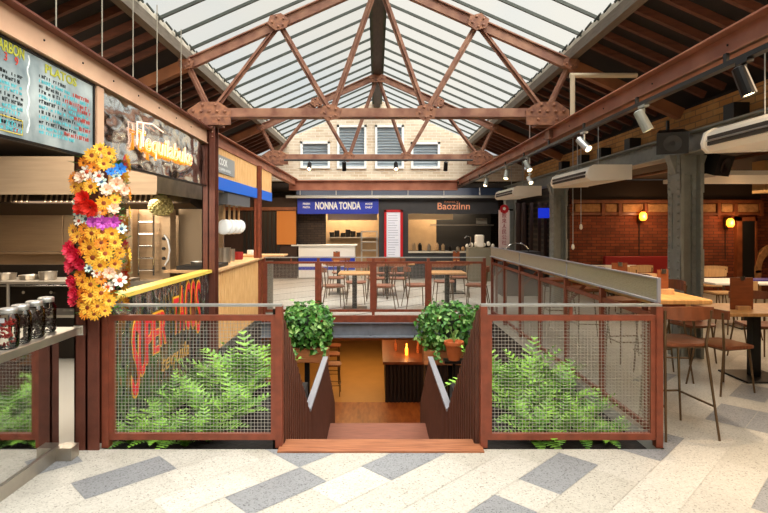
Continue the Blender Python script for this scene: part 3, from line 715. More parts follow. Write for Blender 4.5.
for x0 in (-5.4, -4.55, -3.7):
    m = MB()
    for k in range(9): m.bar((x0+k*.075, 7.29, 1.97), (x0+k*.075+.02, 7.29, 2.10), .022, .012, (0, 1, 0))
    build('baffle_filter', m, STEEL, t)
t = root('kitchen_worktop', (-4.2, 7.5, 0), 'stainless kitchen worktop with shelves along the back wall', 'worktop')
build('top', MB().bev(-6.0, -3.3, 6.9, 8.08, .86, .90, .004), STEEL, t)
build('upstand', MB().box(-6.0, -3.3, 8.0, 8.09, .9, 1.22).box(-6.0, -3.3, 7.85, 8.09, 1.22, 1.25), STEEL, t)
build('front', MB().box(-5.95, -3.35, 6.95, 8.0, 0, .86), mat('dark_under_counter', '#2c241d', .5, .5), t)
t = root('cooking_range', (-4.7, 6.75, 0), 'dark cooking range behind the row of jars and the flowers', 'range')
build('range_body', MB().bev(-5.9, -3.45, 6.55, 6.85, 0, .97, .01), mat('dark_range_steel', '#2e2721', .4, .6), t)
build('splash_guard', MB().box(-5.9, -3.45, 6.82, 6.85, .97, 1.14), mat('dark_range_steel', '#2e2721', .4, .6), t)
build('range_rail', MB().tube([(-5.85, 6.52, .90), (-3.5, 6.52, .90)], .012, 8), CHROME, t)
for k in range(7): build('control_knob', MB().lathe((0, 0, 0), [(.024, 0), (.02, .03)], 10).xf(Matrix.Translation((-5.7+.34*k, 6.55, .82)) @ Matrix.Rotation(R(90), 4, 'X')), CHROME, t)
for k in range(4): build('pan_support', MB().box(-5.7+.6*k, -5.3+.6*k, 6.58, 6.8, .972, .99), BLACK, t)
t = root('steel_shelf', (-5.2, 6.2, 0), 'stainless shelf unit behind the row of jars', 'shelf unit')
build('shelf', MB().box(-5.6, -2.9, 6.0, 6.5, .98, 1.01).box(-5.6, -2.9, 6.0, 6.5, .60, .63), STEEL2, t)
for x in (-5.5, -4.2, -3.0): build('leg', MB().tube([(x, 6.05, 0), (x, 6.05, .98)], .018, 8), STEEL2, t)
for i, (px, r_, h_) in enumerate(((6, .11, .07), (48, .10, .09), (30, .12, .05))):
    x = (px-VX)*6.25/F
    single('steel_pan', MB().lathe((x, 6.25, 1.011), [(r_*.9, 0), (r_, h_), (r_*.96, h_), (r_*.86, .008)], 18), STEEL2, ('round steel pan on the kitchen shelf at the left edge', 'deep steel pan on the kitchen shelf nearest the flowers', 'shallow steel pan on the kitchen shelf between two deeper ones')[i], 'pan', smooth=False)
t = root('vertical_grill', (-3.0, 7.0, .9), 'tall steel vertical grill with rack and control knobs', 'grill')
build('housing', MB().box(-3.28, -2.74, 7.18, 7.24, .92, 1.86).box(-3.30, -3.22, 7.0, 7.2, .92, 1.86).box(-2.82, -2.72, 7.0, 7.2, .92, 1.86), STEEL, t)
rk = MB().tube([(-3.16, 7.05, .98), (-3.16, 7.05, 1.80)], .014, 6).tube([(-2.96, 7.05, .98), (-2.96, 7.05, 1.80)], .014, 6)
for k in range(5): rk.tube([(-3.16, 7.05, 1.05+.16*k), (-2.96, 7.05, 1.05+.16*k)], .011, 6)
build('rack', rk, CHROME, t)
for k in range(4): build('knob', MB().lathe((0, 0, 0), [(.022, 0), (.02, .03)], 10).xf(Matrix.Translation((-2.80, 7.0, 1.08+.13*k)) @ Matrix.Rotation(R(90), 4, 'X')), BLACK, t)
build('hose', MB().tube([(-2.78, 6.98, 1.12), (-2.73, 6.96, 1.2), (-2.71, 6.96, 1.32), (-2.74, 6.97, 1.45), (-2.79, 6.98, 1.52)], .011, 6), WHITE, t)
build('base', MB().box(-3.3, -2.72, 6.9, 7.24, 0, .92), STEEL2, t)
single('steel_side_wall', MB().box(-2.72, -2.22, 7.3, 7.34, 0, 1.87), mat('dull_stainless', '#8f7d66', .5, .6), 'beige-lit stainless partition right of the vertical grill', 'partition')
t = root('pineapple', at(161, 216, 6.9), 'pale pineapple hanging in front of the extractor hood', 'pineapple')
px_, py_, pz_ = at(161, 216, 6.9)
pa = MB().lathe((px_, py_, pz_), [(.03, 0), (.10, .03), (.135, .10), (.12, .19), (.07, .25), (.02, .27)], 14)
for i in range(8):
    for k in range(13):
        a_ = 2*PI*(k+.5*(i % 2))/13; rr = (.09, .125, .142, .142, .135, .12, .095, .06)[i]; zz = pz_+.03+.031*i
        pa.ball((px_+rr*math.cos(a_), py_+rr*math.sin(a_), zz), .022, 6)
build('fruit', pa, mat('pineapple_skin', '#cfc48a', .7, 0, .25, 30), t, True)
lf = MB()
for k in range(9):
    a_ = 2*PI*k/9; d = Vector((math.cos(a_), math.sin(a_), 0)); s_ = Vector((-d.y, d.x, 0))
    b0 = Vector((px_, py_, pz_+.25)); lf.add([b0+s_*.015, b0-s_*.015, b0+d*.05+Vector((0, 0, .07))], [(0, 1, 2)])
build('crown', lf, mat('pineapple_leaf', '#55702e', .6), t)
build('hook', MB().tube([(px_, py_, pz_+.27), (px_, py_, 2.44)], .004, 5), STEEL, t)
single('ventilation_duct', MB().tube([(-5.9, 7.4, 2.535), (-2.6, 7.4, 2.535)], .08, 14), GALV, 'round galvanised duct above the extractor hood', 'duct', smooth=True)

# timber-clad stall
t = root('timber_stall', (-2.1, 8.4, 0), 'pale timber-clad stall with bright blue band on the left', 'stall')
m = MB(); y = 6.86
while y < 10.0: m.box(-2.16, -2.10, y, y+.084, -.12, 1.03); m.box(-2.16, -2.112, y+.084, y+.10, -.12, 1.03); y += .10
build('plank_front', m, PLANK, t)
build('counter_top', MB().box(-2.75, -2.06, 6.86, 10.02, 1.03, 1.06), OAKL, t)
m = MB(); y = 6.86
while y < 10.75: m.box(-2.17, -2.125, y, y+.10, 2.30, 2.70); y += .106
build('fascia_boards', m, PLANK, t)
build('blue_band', MB().box(-2.17, -2.115, 6.86, 10.78, 2.13, 2.30), BLUE2, t)
build('return_panel', MB().box(-2.10, -1.93, 9.9, 9.96, 0, .98), mat('patterned_panel', '#8f8a7c', .6, 0, .3, 40), t)
build('end_shelf', MB().bev(-2.6, -1.72, 9.84, 10.35, 1.06, 1.09, .004), OAKL, t)

gs = build('sign_plate', MB().box(-2.124, -2.112, 6.98, 7.92, 2.36, 2.60), mat('grey_sign', '#8f9190', .5), t)
text('lettering', 'COOK', (-2.111, 7.33, 2.51), .13, WHITE, gs, SIDE, .001, fit=.40, bold=.003)
text('lettering', 'COFFEE & EGG', (-2.111, 7.4, 2.41), .055, WHITE, gs, SIDE, .001, fit=.58)
single('partition_panel', MB().box(-4.6, -3.3, 10.6, 10.7, 0, 2.62), mat('warm_rear_panel', '#7a4b2a', .6), 'warm brown partition panel behind the timber-clad stall', 'partition')
t = root('utensil_rack', (-2.3, 8.3, 1.5), 'grey rack with white round paddles hanging under the blue band', 'utensil rack')
build('shelf_box', MB().box(-2.42, -2.14, 7.65, 9.0, 1.95, 2.12), mat('dark_grey_box', '#5a5b5e', .5), t)
for k in range(4):
    y = 7.85+.28*k
    p = build('paddle', MB().lathe((0, 0, 0), [(.03, -.02), (.075, -.012), (.085, 0), (.075, .012), (.03, .02)], 16).xf(Matrix.Translation((-2.25, y, 1.62)) @ Matrix.Rotation(R(75), 4, 'X') @ Matrix.Diagonal((1.3, 1.45, 1, 1))), WHITE, t, True)
    build('handle', MB().box(-2.265, -2.235, y-.008, y+.008, 1.73, 1.96), OAKL, p)
t = root('induction_hob', (-2.4, 7.2, 1.06), 'black hob with steel pans on the timber stall counter', 'hob')
build('hob_body', MB().box(-2.62, -2.16, 6.95, 7.75, 1.06, 1.11), BLACK, t)
for y in (7.12, 7.5): build('pan', MB().lathe((-2.36, y, 1.111), [(.11, 0), (.13, .05), (.125, .05), (.1, .01)], 18), STEEL2, t)
for i, (y, r_, h_, m_, lb) in enumerate(((8.2, .10, .24, STEEL2, 'tall stainless stock pot on the timber stall counter'), (8.62, .055, .2, STEEL2, 'small steel canister beside the stock pot on the timber stall'), (9.05, .08, .13, RED, 'red bowl on the timber stall counter'), (9.95, .07, .09, WHITE, 'white bowl at the far end of the timber stall'))):
    single(('stock_pot', 'canister', 'bowl', 'bowl')[i], MB().lathe((-2.35, y, 1.0605 if y < 9.9 else 1.0905), [(r_*.9, 0), (r_, .02), (r_, h_), (r_*.93, h_), (r_*.9, h_-.02)], 18), m_, lb, ('pot', 'canister', 'bowl', 'bowl')[i])
# hanging rods from roof to girder
m0 = None
for i, px in enumerate((56, 102, 133, 157, 181)):
    Y = 2.2*F/(VX-px); o = single('hanging_rod', MB().tube([(-2.2, Y, 2.9), (-2.2, Y, 3.86)], .005, 6), mat('dull_rod', '#8d8779', .5, .3), 'thin steel rod hanging above the left girder', 'rod', 'hanging rods above the left girder')
t = root('dark_stall_recess', (-4.0, 15.6, 0), 'dark wood panelled booth with orange board, left of the blue sign', 'panelled booth')
build('panelling', MB().box(-6.0, -2.45, 16.4, 16.5, 0, 2.5), BRWN, t)
m = MB()
for k in range(9): m.box(-4.1+k*.13, -4.02+k*.13, 16.36, 16.4, .6, 2.05)
build('slats', m, BLACK, t)
build('orange_board', MB().box(-3.06, -2.47, 16.34, 16.4, 1.05, 2.08), mat('orange_board_paint', '#c07a35', .6), t)
build('header', MB().box(-6.0, -2.45, 16.3, 16.42, 2.1, 2.2), OAKD, t)

# ================================================================== FAR STALLS
YS = 16.5
def fx(px, Y=YS): return (px-VX)*Y/F
def fz(py, Y=YS): return H-(py-VY)*Y/F
m = MB().box(-2.55, 4.0, 14.5, 14.54, 2.50, 2.80)
struct('window_7', MB().box(fx(298), fx(500), YS-.35, YS-.33, fz(197), 2.78), TRANS)
t = root('conduit_pipe', (.5, 15.9, 2.45), 'white pipe running above the far stall signs', 'pipe')
build('pipe', MB().tube([(-2.7, 15.9, 2.50), (3.7, 15.9, 2.50)], .045, 10), mat('white_conduit', '#d9dbd8', .4), t, True)
for k in range(6): x = fx(300+36*k, 15.9); build('hanger', MB().tube([(x, 15.92, 2.5), (x, 15.92, 2.785)], .012, 6), GALV, t)
t = root('stall_sign', (fx(339), YS-.2, 1.98), 'royal blue sign reading NONNA TONDA over the far stall', 'sign')
build('sign_board', MB().box(fx(298.5), fx(378.5), YS-.25, YS-.15, fz(214), fz(199)), BLUE, t)
text('lettering', 'NONNA TONDA', (fx(338.5), YS-.256, fz(206.3)), .30, WHITE, t, FRONT, .003, fit=45*YS/F, bold=.012)
for px, b1, b2 in ((307.5, 'FRESH', 'PASTA'), (369, 'MADE', 'DAILY')):
    text('lettering', b1, (fx(px), YS-.256, fz(204.2)), .085, WHITE, t, FRONT, .003, fit=7*YS/F, bold=.003); text('lettering', b2, (fx(px), YS-.256, fz(207.6)), .085, WHITE, t, FRONT, .003, fit=7*YS/F, bold=.003)
t = root('food_stall', (fx(338), YS, 0), 'far kitchen stall under the blue sign with white counter', 'food stall')
build('back_wall', MB().box(fx(298), fx(379), 18.0, 18.05, 0, 2.6), BEIGET, t)
build('side_wall', MB().box(fx(298)-.05, fx(325), YS+.25, YS+.32, 0, 2.5), BRICKD, t)
build('hood', MB().box(fx(326), fx(377), YS+.5, YS+.55, fz(220), fz(213)), mat('beige_hood', '#c9b79c', .5), t)
build('shelf', MB().box(fx(326), fx(378), 17.7, 18.0, fz(238, 17.8), fz(237, 17.8)), STEEL2, t)
build('counter', MB().box(fx(299), fx(355), YS-.1, YS+.5, 0.02, 1.0).box(fx(292), fx(357), YS-.16, YS+.5, 1.0, 1.04), WHITE, t)
build('blue_stripe', MB().box(fx(299), fx(355), YS-.11, YS-.1, .53, .67).box(fx(299), fx(355), YS-.11, YS-.1, .26, .36), BLUE, t)
for i, (px, hh) in enumerate(((332, .16), (337, .22), (343, .14), (348, .25), (353, .2), (359, .15))):
    x = fx(px, 17.85); single('cooking_pot', MB().lathe((x, 17.85, fz(237, 17.8)+.001), [(.07, 0), (.09, hh), (.08, hh)], 12), BLACKM, 'dark pot on the back shelf of the blue-sign stall', 'pot', 'pots on the back shelf of the blue-sign stall')
t = root('display_rack', (fx(369), YS-.05, 0), 'pale metal display rack beside the white counter under the blue sign', 'display rack')
m = MB()
for px in (361.5, 377): m.box(fx(px)-.02, fx(px)+.02, YS-.12, YS-.08, 0, fz(231)); m.box(fx(px)-.02, fx(px)+.02, YS+.25, YS+.29, 0, fz(231))
build('rack_frame', m, GALV, t)
for py in (231, 241.5, 250): build('shelf', MB().box(fx(361), fx(377.5), YS-.12, YS+.29, fz(py)-.03, fz(py)), GALV, t)
struct('wall_back', MB().box(fx(379), fx(408), YS-.15, YS+.1, 0, fz(198.5)), DGREY)
t = root('menu_lightbox', (fx(393), YS-.2, fz(262)), 'tall white lit menu panel in a red frame', 'lightbox')
build('frame', MB().box(fx(384), fx(386.3), YS-.24, YS-.15, fz(261), fz(210)).box(fx(400), fx(402.5), YS-.24, YS-.15, fz(261), fz(210)).box(fx(384), fx(402.5), YS-.24, YS-.15, fz(212.3), fz(210)).box(fx(384), fx(402.5), YS-.24, YS-.15, fz(261), fz(259.5)), REDF, t)
build('panel', MB().box(fx(386.3), fx(400), YS-.2, YS-.15, fz(259.5), fz(212.3)), LBOX, t)
m = MB(); z = fz(216)
for k in range(17): m.box(fx(388), fx(388)+rnd.uniform(.2, .33), YS-.203, YS-.2, z, z+.016); z -= .075
build('printed_text', m, mat('pale_grey_print', '#aab2c6', .6), t)
t = root('food_stall', (fx(452), YS, 0), 'far dark kitchen stall with salmon BaoziInn lettering', 'food stall')
fb = build('fascia', MB().box(fx(408), fx(497), YS-.15, YS-.05, fz(214), fz(198.5)), DGREY, t)
text('lettering', 'BaoziInn', (fx(453), YS-.156, fz(206.6)), .30, NEONR, fb, FRONT, .004, fit=32*YS/F, bold=.002)
text('lettering', 'FAMILY', (fx(451), YS-.156, fz(202.3)), .08, NEONR, fb, FRONT, .004, fit=14*YS/F)
build('hood', MB().box(fx(409), fx(454), YS+.2, YS+.25, fz(219.5), fz(214)), mat('glowing_beige_hood', '#cdb08a', .5, emis='#d0a878', estr=.15), t)  # added emission makes the hood strip glow by itself
build('back_wall', MB().box(fx(408), fx(441), 17.8, 17.85, 0, 2.5), BEIGET, t)
build('back_wall', MB().box(fx(441), fx(500), 17.8, 17.85, 0, 2.5), BLACK, t)
build('counter', MB().box(fx(408), fx(484), YS-.12, YS+.4, 0, .80).box(fx(408), fx(484), YS-.15, YS+.4, .80, .84), [DGREY], t)
build('counter_edge', MB().box(fx(408), fx(484), YS-.17, YS-.15, .79, .845), mat('pale_counter_edge', '#cfc8b6', .5), t)
build('shelf', MB().box(fx(432), fx(496), YS+.3, YS+.5, fz(225.5), fz(224.5)), STEEL2, t)
build('order_screen', MB().box(fx(478), fx(489), YS+.28, YS+.3, fz(224), fz(218)), mat('grey_screen', '#7e7b72', .4), t)
for i, px in enumerate((414, 420, 429, 437, 443, 450, 458, 463)):
    x = fx(px, YS+.1); hh = rnd.uniform(.12, .28)
    m_ = (BEIGET, BLACKM, STEEL2, OAKL)[i % 4]
    single('jar', MB().lathe((x, YS+.1, .8405), [(.05, 0), (.06, .02), (.055, hh*.8), (.03, hh*.86), (.03, hh)], 10), m_, 'small container on the counter of the BaoziInn stall', 'container', 'containers on the BaoziInn counter')
t = root('coffee_machine', (fx(478), 15.6, 0), 'pale cluttered drinks station with chrome taps at the right end of the far stalls', 'drinks station')
build('cabinet', MB().box(fx(468, 15.6), fx(492, 15.6), 15.5, 15.95, 0, .98), mat('greige_cabinet', '#8b8471', .6), t)
build('machine', MB().bev(fx(476, 15.6), fx(484, 15.6), 15.55, 15.85, .98, 1.36, .03), CREAM, t)
m = MB()
for k in range(7): x = fx(467+4.3*k, 15.6); m.ball((x, 15.6, 1.04+.03*(k % 3)), .05+.008*(k % 2), 8, 1.2)
build('cups', m, CREAM, t)
build('tap', MB().tube([(fx(470, 15.6), 15.5, .98), (fx(470, 15.6), 15.5, 1.30), (fx(466, 15.6), 15.5, 1.33), (fx(464, 15.6), 15.5, 1.26)], .015, 6), CHROME, t)
t = root('banner', (3.66, 15.06, .85), 'white vertical banner with red Chinese characters and red crest', 'banner')
bx0, bz0, bz1 = fx(499, 15.02), fz(248, 15.02), fz(210, 15.02); bx1 = fx(510, 15.02)
build('cloth', MB().box(bx0, bx1, 15.06, 15.08, bz0, bz1), mat('pink_white_cloth', '#ecd3cc', .6), t)
for i, ch in enumerate('餃來人民公社'):
    text('character', ch, ((bx0+bx1)/2, 15.058, bz1-.16-.155*i), .145, mat('banner_red', '#b5323a', .6), t, FRONT, .001)
m = MB().lathe((0, 0, 0), [(.13, 0), (.13, .02)], 8).xf(Matrix.Translation(((bx0+bx1)/2, 15.06, bz1+.03)) @ Matrix.Rotation(R(90), 4, 'X'))
cr = build('crest', m, REDF, t); build('hanger', MB().box(3.55, 3.9, 15.07, 15.10, bz1-.02, bz1+.03), BLACKM, t)
build('crest_mark', MB().lathe((0, 0, 0), [(.05, 0), (.05, .006)], 5).xf(Matrix.Translation(((bx0+bx1)/2, 15.04, bz1+.04)) @ Matrix.Rotation(R(90), 4, 'X')), CREAM, cr)
t = root('arched_tap', at(517, 262, 12.5), 'arched steel beer tap behind the right-hand screen', 'tap')
p0 = at(517, 256, 12.5); pts = [(p0[0]+.27*math.cos(a_), 12.5, 1.03+.19*math.sin(a_)) for a_ in [PI*i/10 for i in range(11)]]
build('arch', MB().tube(pts, .018, 8), CHROME, t, True)
build('base', MB().box(p0[0]-.4, p0[0]+.5, 12.3, 12.9, 0, 1.03), DGREY, t)
# dark doors zone right of banner
t = root('dark_doors', (4.4, 17.5, 0), 'dark wooden doors behind the banner column', 'doors')
build('door_leaf', MB().box(4.3, 4.55, 16.0, 17.0, 0, 2.3), BRWN, t)
m = MB()
for px in (516, 522, 530, 538, 544): m.box(fx(px, 14.2), fx(px+3, 14.2), 14.18, 14.24, 0, 2.25)
single('timber_uprights', m, BRWN, 'dark timber door frame uprights behind the banner column', 'door frame')
single('blue_sign', MB().box(fx(538.5, 13.9), fx(550, 13.9), 13.9, 13.94, fz(218, 13.9), fz(208, 13.9)), DBLUE, 'small blue glowing sign beside the midway grey column', 'sign')

# ================================================================== OVERHEAD FITTINGS ON THE RIGHT
def ac_unit(x, y0, y1, z0, label, first=[None]):
    t = root('ceiling_air_conditioner', (x+.3, (y0+y1)/2, z0), label, 'air conditioner', 'suspended air conditioners')
    w_, h_ = .60, .21
    prof = [(x+.05, z0), (x+w_, z0+.02), (x+w_, z0+h_), (x+.10, z0+h_), (x+.03, z0+h_-.04), (x, z0+.09), (x+.01, z0+.04)]
    build('casing', MB().prism(prof, 'y', y0, y1), CREAM, t)
    build('end_cap', MB().prism([(a+(.012 if a > x+.3 else -.012), b+(.008 if b > z0+.1 else -.008)) for a, b in prof], 'y', y0-.02, y0+.02), CREAM, t)
    build('end_cap', MB().prism([(a+(.012 if a > x+.3 else -.012), b+(.008 if b > z0+.1 else -.008)) for a, b in prof], 'y', y1-.02, y1+.02), CREAM, t)
    m = MB()
    for dz in (.065, .115): m.box(x-.012, x+.02, y0+.08, y1-.08, z0+dz-.016, z0+dz+.016)
    build('air_slot', m, mat('dark_slot', '#3a322a', .6), t)
    build('louvre', MB().box(x-.02, x-.012, y0+.08, y1-.08, z0+.084, z0+.096), GALV, t)
    for yy in (y0+.35, y1-.35):
        zt = 3.76-.444*(x+.3-2.46)+.05
        build('suspension_rod', MB().tube([(x+.3, yy, z0+h_), (x+.3, yy, zt)], .006, 6), GALV, t)
    return t
ac_unit(2.93, 2.9, 4.75, 2.30, 'large cream ceiling air conditioner nearest the camera at the right edge')
ac_unit(2.93, 7.35, 8.85, 2.27, 'cream ceiling air conditioner hanging before the midway grey column')
ac_unit(2.93, 11.35, 13.0, 2.27, 'cream ceiling air conditioner farthest back, near the banner')
# track and spotlights under the right girder
t = root('lighting_track', (2.12, 6, 2.60), 'dark lighting track under the right girder', 'track')
build('rail', MB().box(2.10, 2.15, -1, 13.8, 2.60, 2.63), BLACKM, t)
build('conduit', MB().tube([(2.2, -1, 2.64), (2.2, 13.8, 2.64)], .014, 6), GALV, t)
m = MB(); y = 1.
while y < 13.5: m.box(2.115, 2.135, y, y+.03, 2.63, 2.69); y += 1.1
build('hanger', m, BLACKM, t)
def spot(x, y, z, d, label, lit=True, s=1., col=BLACKM, power=0):
    t = root('spotlight', (x, y, z), label, 'spotlight', None)
    d = Vector(d).normalized(); c = Vector((x, y, z-.13*s))
    M = Matrix.Translation(c) @ d.to_track_quat('Z', 'Y').to_matrix().to_4x4()
    build('head', MB().lathe((0, 0, 0), [(.02, -.10*s), (.038*s, -.09*s), (.042*s, .08*s), (.036*s, .08*s), (.034*s, .06*s)], 14).xf(M), col, t)
    build('lens', MB().lathe((0, 0, 0), [(.032*s, .068*s), (.032*s, .072*s)], 12).xf(M), SPOTL if lit else mat('dark_lens', '#55524c', .2), t)
    if z > 2.61 and x > 2.5: build('drop_rod', MB().tube([(x, y, z), (x, y, 3.65)], .01, 6), col, t)
    build('yoke', MB().bar((x, y, z), c, .012, .03, (0, 1, 0)).box(x-.02, x+.02, y-.05, y+.05, z-.02, z), col, t)
    if power:
        l_ = light('spot_beam', 'SPOT', tuple(c+d*.1), power, WARM2, spot_size=R(70), spot_blend=.6, shadow_soft_size=.03)
        l_.rotation_euler = d.to_track_quat('-Z', 'Y').to_euler()
    return t
spot(2.12, 3.05, 2.60, (.25, -.2, -1), 'black spotlight on the right track at the right edge of the photo', power=60)
spot(2.12, 4.2, 2.60, (.45, -.15, -1), 'grey cylinder spotlight on the right track above the near end of the bar', col=GREY, power=70)
spot(2.12, 5.4, 2.60, (.4, -.8, -.8), 'lit spotlight on the right track left of the nearest air conditioner', col=GALV, power=60)
spot(2.12, 7.4, 2.60, (.2, -.7, -.9), 'lit spotlight on the right track above the second air conditioner', col=GREY)
spot(2.12, 8.6, 2.60, (-.3, -.4, -1), 'spotlight on the right track above the banner', col=GREY)
spot(2.12, 10.2, 2.60, (-.4, -.4, -1), 'smaller spotlight farthest along the right track', col=GREY)
spot(2.9, 10.0, 2.62, (.1, -.8, -.7), 'lit white spotlight beside the midway grey column', col=WHITE)
for i, px in enumerate((309, 344, 396, 446)):
    x = (px-VX)*10.9/F
    spot(x, 10.95, 3.0, (0, -.7, -.7) if i in (0, 2) else (0, .4, -.9), ('first', 'second', 'third', 'fourth')[i]+' small dark floodlight from the left under the far truss, below the gable windows', lit=i in (0, 2, 3), s=1.1)
single('lighting_bar', MB().tube([(-1.9, 10.95, 2.99), (2.0, 10.95, 2.99)], .02, 8), BLACKM, 'dark lighting bar under the chord of the far truss', 'lighting bar')
single('handrail_pipe', MB().tube([(2.3, 6.2, 2.87), (2.3, 6.2, 3.42)], .03, 8).tube([(2.27, 6.2, 3.42), (5.2, 6.2, 3.42)] if False else [(2.27, 6.2, 3.40), (3.05, 6.2, 3.40)], .03, 8), mat('beige_pipe', '#c9b89c', .5), 'beige bent pipe standing on the right girder', 'pipe')
def speaker(x, y, z, rz, label):
    t = root('loudspeaker', (x, y, z), label, 'loudspeaker')
    M = Matrix.Translation((x, y, z)) @ Matrix.Rotation(rz, 4, 'Z') @ Matrix.Rotation(R(18), 4, 'X')
    build('cabinet', MB().prism([(-.17, 0), (.17, 0), (.13, .22), (-.13, .22)], 'z', 0, .26).xf(Matrix.Identity(4)).xf(M), BLACK, t)
    build('cone', MB().lathe((0, 0, 0), [(.09, 0), (.10, .012), (.07, .008), (.03, 0)], 16).xf(M @ Matrix.Translation((0, -.002, .13)) @ Matrix.Rotation(R(90), 4, 'X')), mat('speaker_cone', '#2c2c2e', .3), t)
    build('bracket', MB().bar((x, y+.1, z+.2), (x, y+.1, z+.42), .03, .03), BLACKM, t)
    return t
speaker(3.55, 6.35, 2.50, R(-25), 'black loudspeaker at the head of the nearest grey column')
speaker(4.3, 6.6, 2.26, R(30), 'black loudspeaker on the right side of the nearest grey column')
for i, Y in enumerate((4.7, 5.6, 7.9, 8.9, 9.8, 10.8)):
    single('wall_speaker', MB().box(3.78, 3.95, Y, Y+.17, 2.785, 2.95), BLACK, ('black box on the right brick wall just above the nearest air conditioner', 'black box on the right brick wall above the nearest grey column', 'black box on the right brick wall between column and second air conditioner', 'black box on the right brick wall above the second air conditioner', 'black box on the right brick wall beside the midway column', 'farthest black box on the right brick wall')[i], 'box')
m = MB()
for k, (x, z) in enumerate(((4.3, 2.62), (4.6, 2.68), (5.1, 2.60))): m.tube([(x, 2, z), (x, 12.8, z)], .03+.01*(k == 1), 8)
single('ceiling_pipes', m, mat('copper_brown_pipe', '#8a5a38', .45, .4), 'bundle of service pipes under the ceiling of the right-hand room', 'pipes')
single('soffit_panel', MB().box(4.55, 7.6, 6.9, 8.4, 2.30, 2.36), CREAM, 'cream ceiling panel right of the nearest grey column', 'ceiling panel')
single('ceiling_bulkhead', MB().box(6.6, 9.4, 9.0, 9.3, 2.2, 2.75), PLAST, 'ochre ceiling bulkhead at the upper right', 'bulkhead')

# ================================================================== RIGHT ROOM
YW = 13.0
def wx(px): return (px-VX)*YW/F
def wz(py): return H-(py-VY)*YW/F
t = root('wall_frieze', (7, 12.9, 1.9), 'sandstone and timber panel frieze along the brick wall of the right room', 'frieze')
build('rail', MB().box(4.76, 9.4, 12.9, 13.0, wz(203.5), wz(200)).box(4.76, 9.4, 12.92, 13.0, wz(215), wz(212.5)), OAKD, t)
x = 4.86
k = 0
while x < 9.3:
    w_ = (.62, .28, .5, .9)[k % 4]; build('stone_panel', MB().bev(x, x+w_, 12.93, 13.0, wz(212), wz(204), .012), CAST, t)
    build('pilaster', MB().box(x+w_+.02, x+w_+.10, 12.90, 13.0, wz(216), wz(203)), OAKD, t); x += w_+.13; k += 1
single('wall_band', MB().box(4.76, 9.4, 12.96, 13.0, wz(199.5), 2.75), mat('dark_brown_band', '#35251b', .7), 'dark brown band above the frieze of the right room', 'wall band')
def wlamp(px, py, label):
    x, z = wx(px), wz(py); t = root('wall_lamp', (x, 12.9, z), label, 'wall lamp')
    build('bracket', MB().box(x-.04, x+.04, 12.94, 13.0, z-.15, z+.14).tube([(x, 12.95, z+.1), (x, 12.82, z+.16), (x, 12.80, z+.12)], .012, 6), BLACKM, t)
    build('glass_shade', MB().lathe((x, 12.80, z-.10), [(.05, 0), (.085, .06), (.08, .16), (.04, .21)], 12), AMBER, t, True)
    build('cord', MB().box(x-.008, x+.008, 12.985, 13.0, .8, z-.15), BLACK, t)
    light('lamp_glow', 'POINT', (x, 12.62, z), 9, WARM, shadow_soft_size=.08)
wlamp(639, 216.5, 'glowing amber wall lamp left of the nearest grey column'); wlamp(725, 223, 'glowing amber wall lamp right of the nearest grey column')
t = root('dark_doorway', (wx(745), 12.95, 0), 'tall dark doorway with ochre frame at the right edge', 'doorway')
build('opening', MB().box(wx(739), wx(752), 12.9, 12.96, 0, wz(221)), BLACK, t)
build('frame', MB().box(wx(734), wx(739), 12.88, 13.0, 0, wz(217)).box(wx(752), wx(754), 12.88, 13.0, 0, wz(217)).box(wx(734), wx(754), 12.88, 13.0, wz(221), wz(217)), OAKD, t)
ar = MB(); cx_ = wx(772)
for k in range(14):
    a0, a1 = PI*k/26+PI/2, PI*(k+1)/26+PI/2
    P_ = [(cx_+r_*math.cos(a_), .55+r_*1.25*math.sin(a_)) for r_, a_ in ((.36, a0), (.50, a0), (.50, a1), (.36, a1))]
    ar.prism(P_, 'y', 12.86, 12.99)
ar.box(cx_-.50, cx_-.36, 12.86, 12.99, 0, .55)
single('stone_arch', ar, CAST, 'ochre stone arch against the brick wall at the right edge', 'arch')
t = root('bench_seat', (6.4, 12.4, 0), 'dark red banquette along the brick wall', 'bench')
build('seat', MB().bev(5.5, 7.4, 12.2, 12.8, .30, .46, .02), RED, t); build('base', MB().box(5.55, 7.35, 12.25, 12.75, 0, .30), BRWN, t); build('backrest', MB().bev(5.5, 7.4, 12.72, 12.86, .46, .90, .02), RED, t)
# pendant cords in the dark zone
for i, px in enumerate((573, 581)):
    x = fx(px, 9.6); z = fz(248 if i == 0 else 228, 9.6)
    t = root('pendant_lamp', (x, 9.6, z), ('long thin hanging cord beside the midway grey column', 'small bulb on a cord right of the midway grey column')[i], 'pendant')
    build('cord', MB().tube([(x, 9.6, z+.05), (x, 9.6, 3.43)], .007, 5), GALV, t)
    build('bulb', MB().lathe((x, 9.6, z-.03), [(.01, 0), (.028, .03), (.025, .07), (.015, .1)], 10), CREAM, t, True)

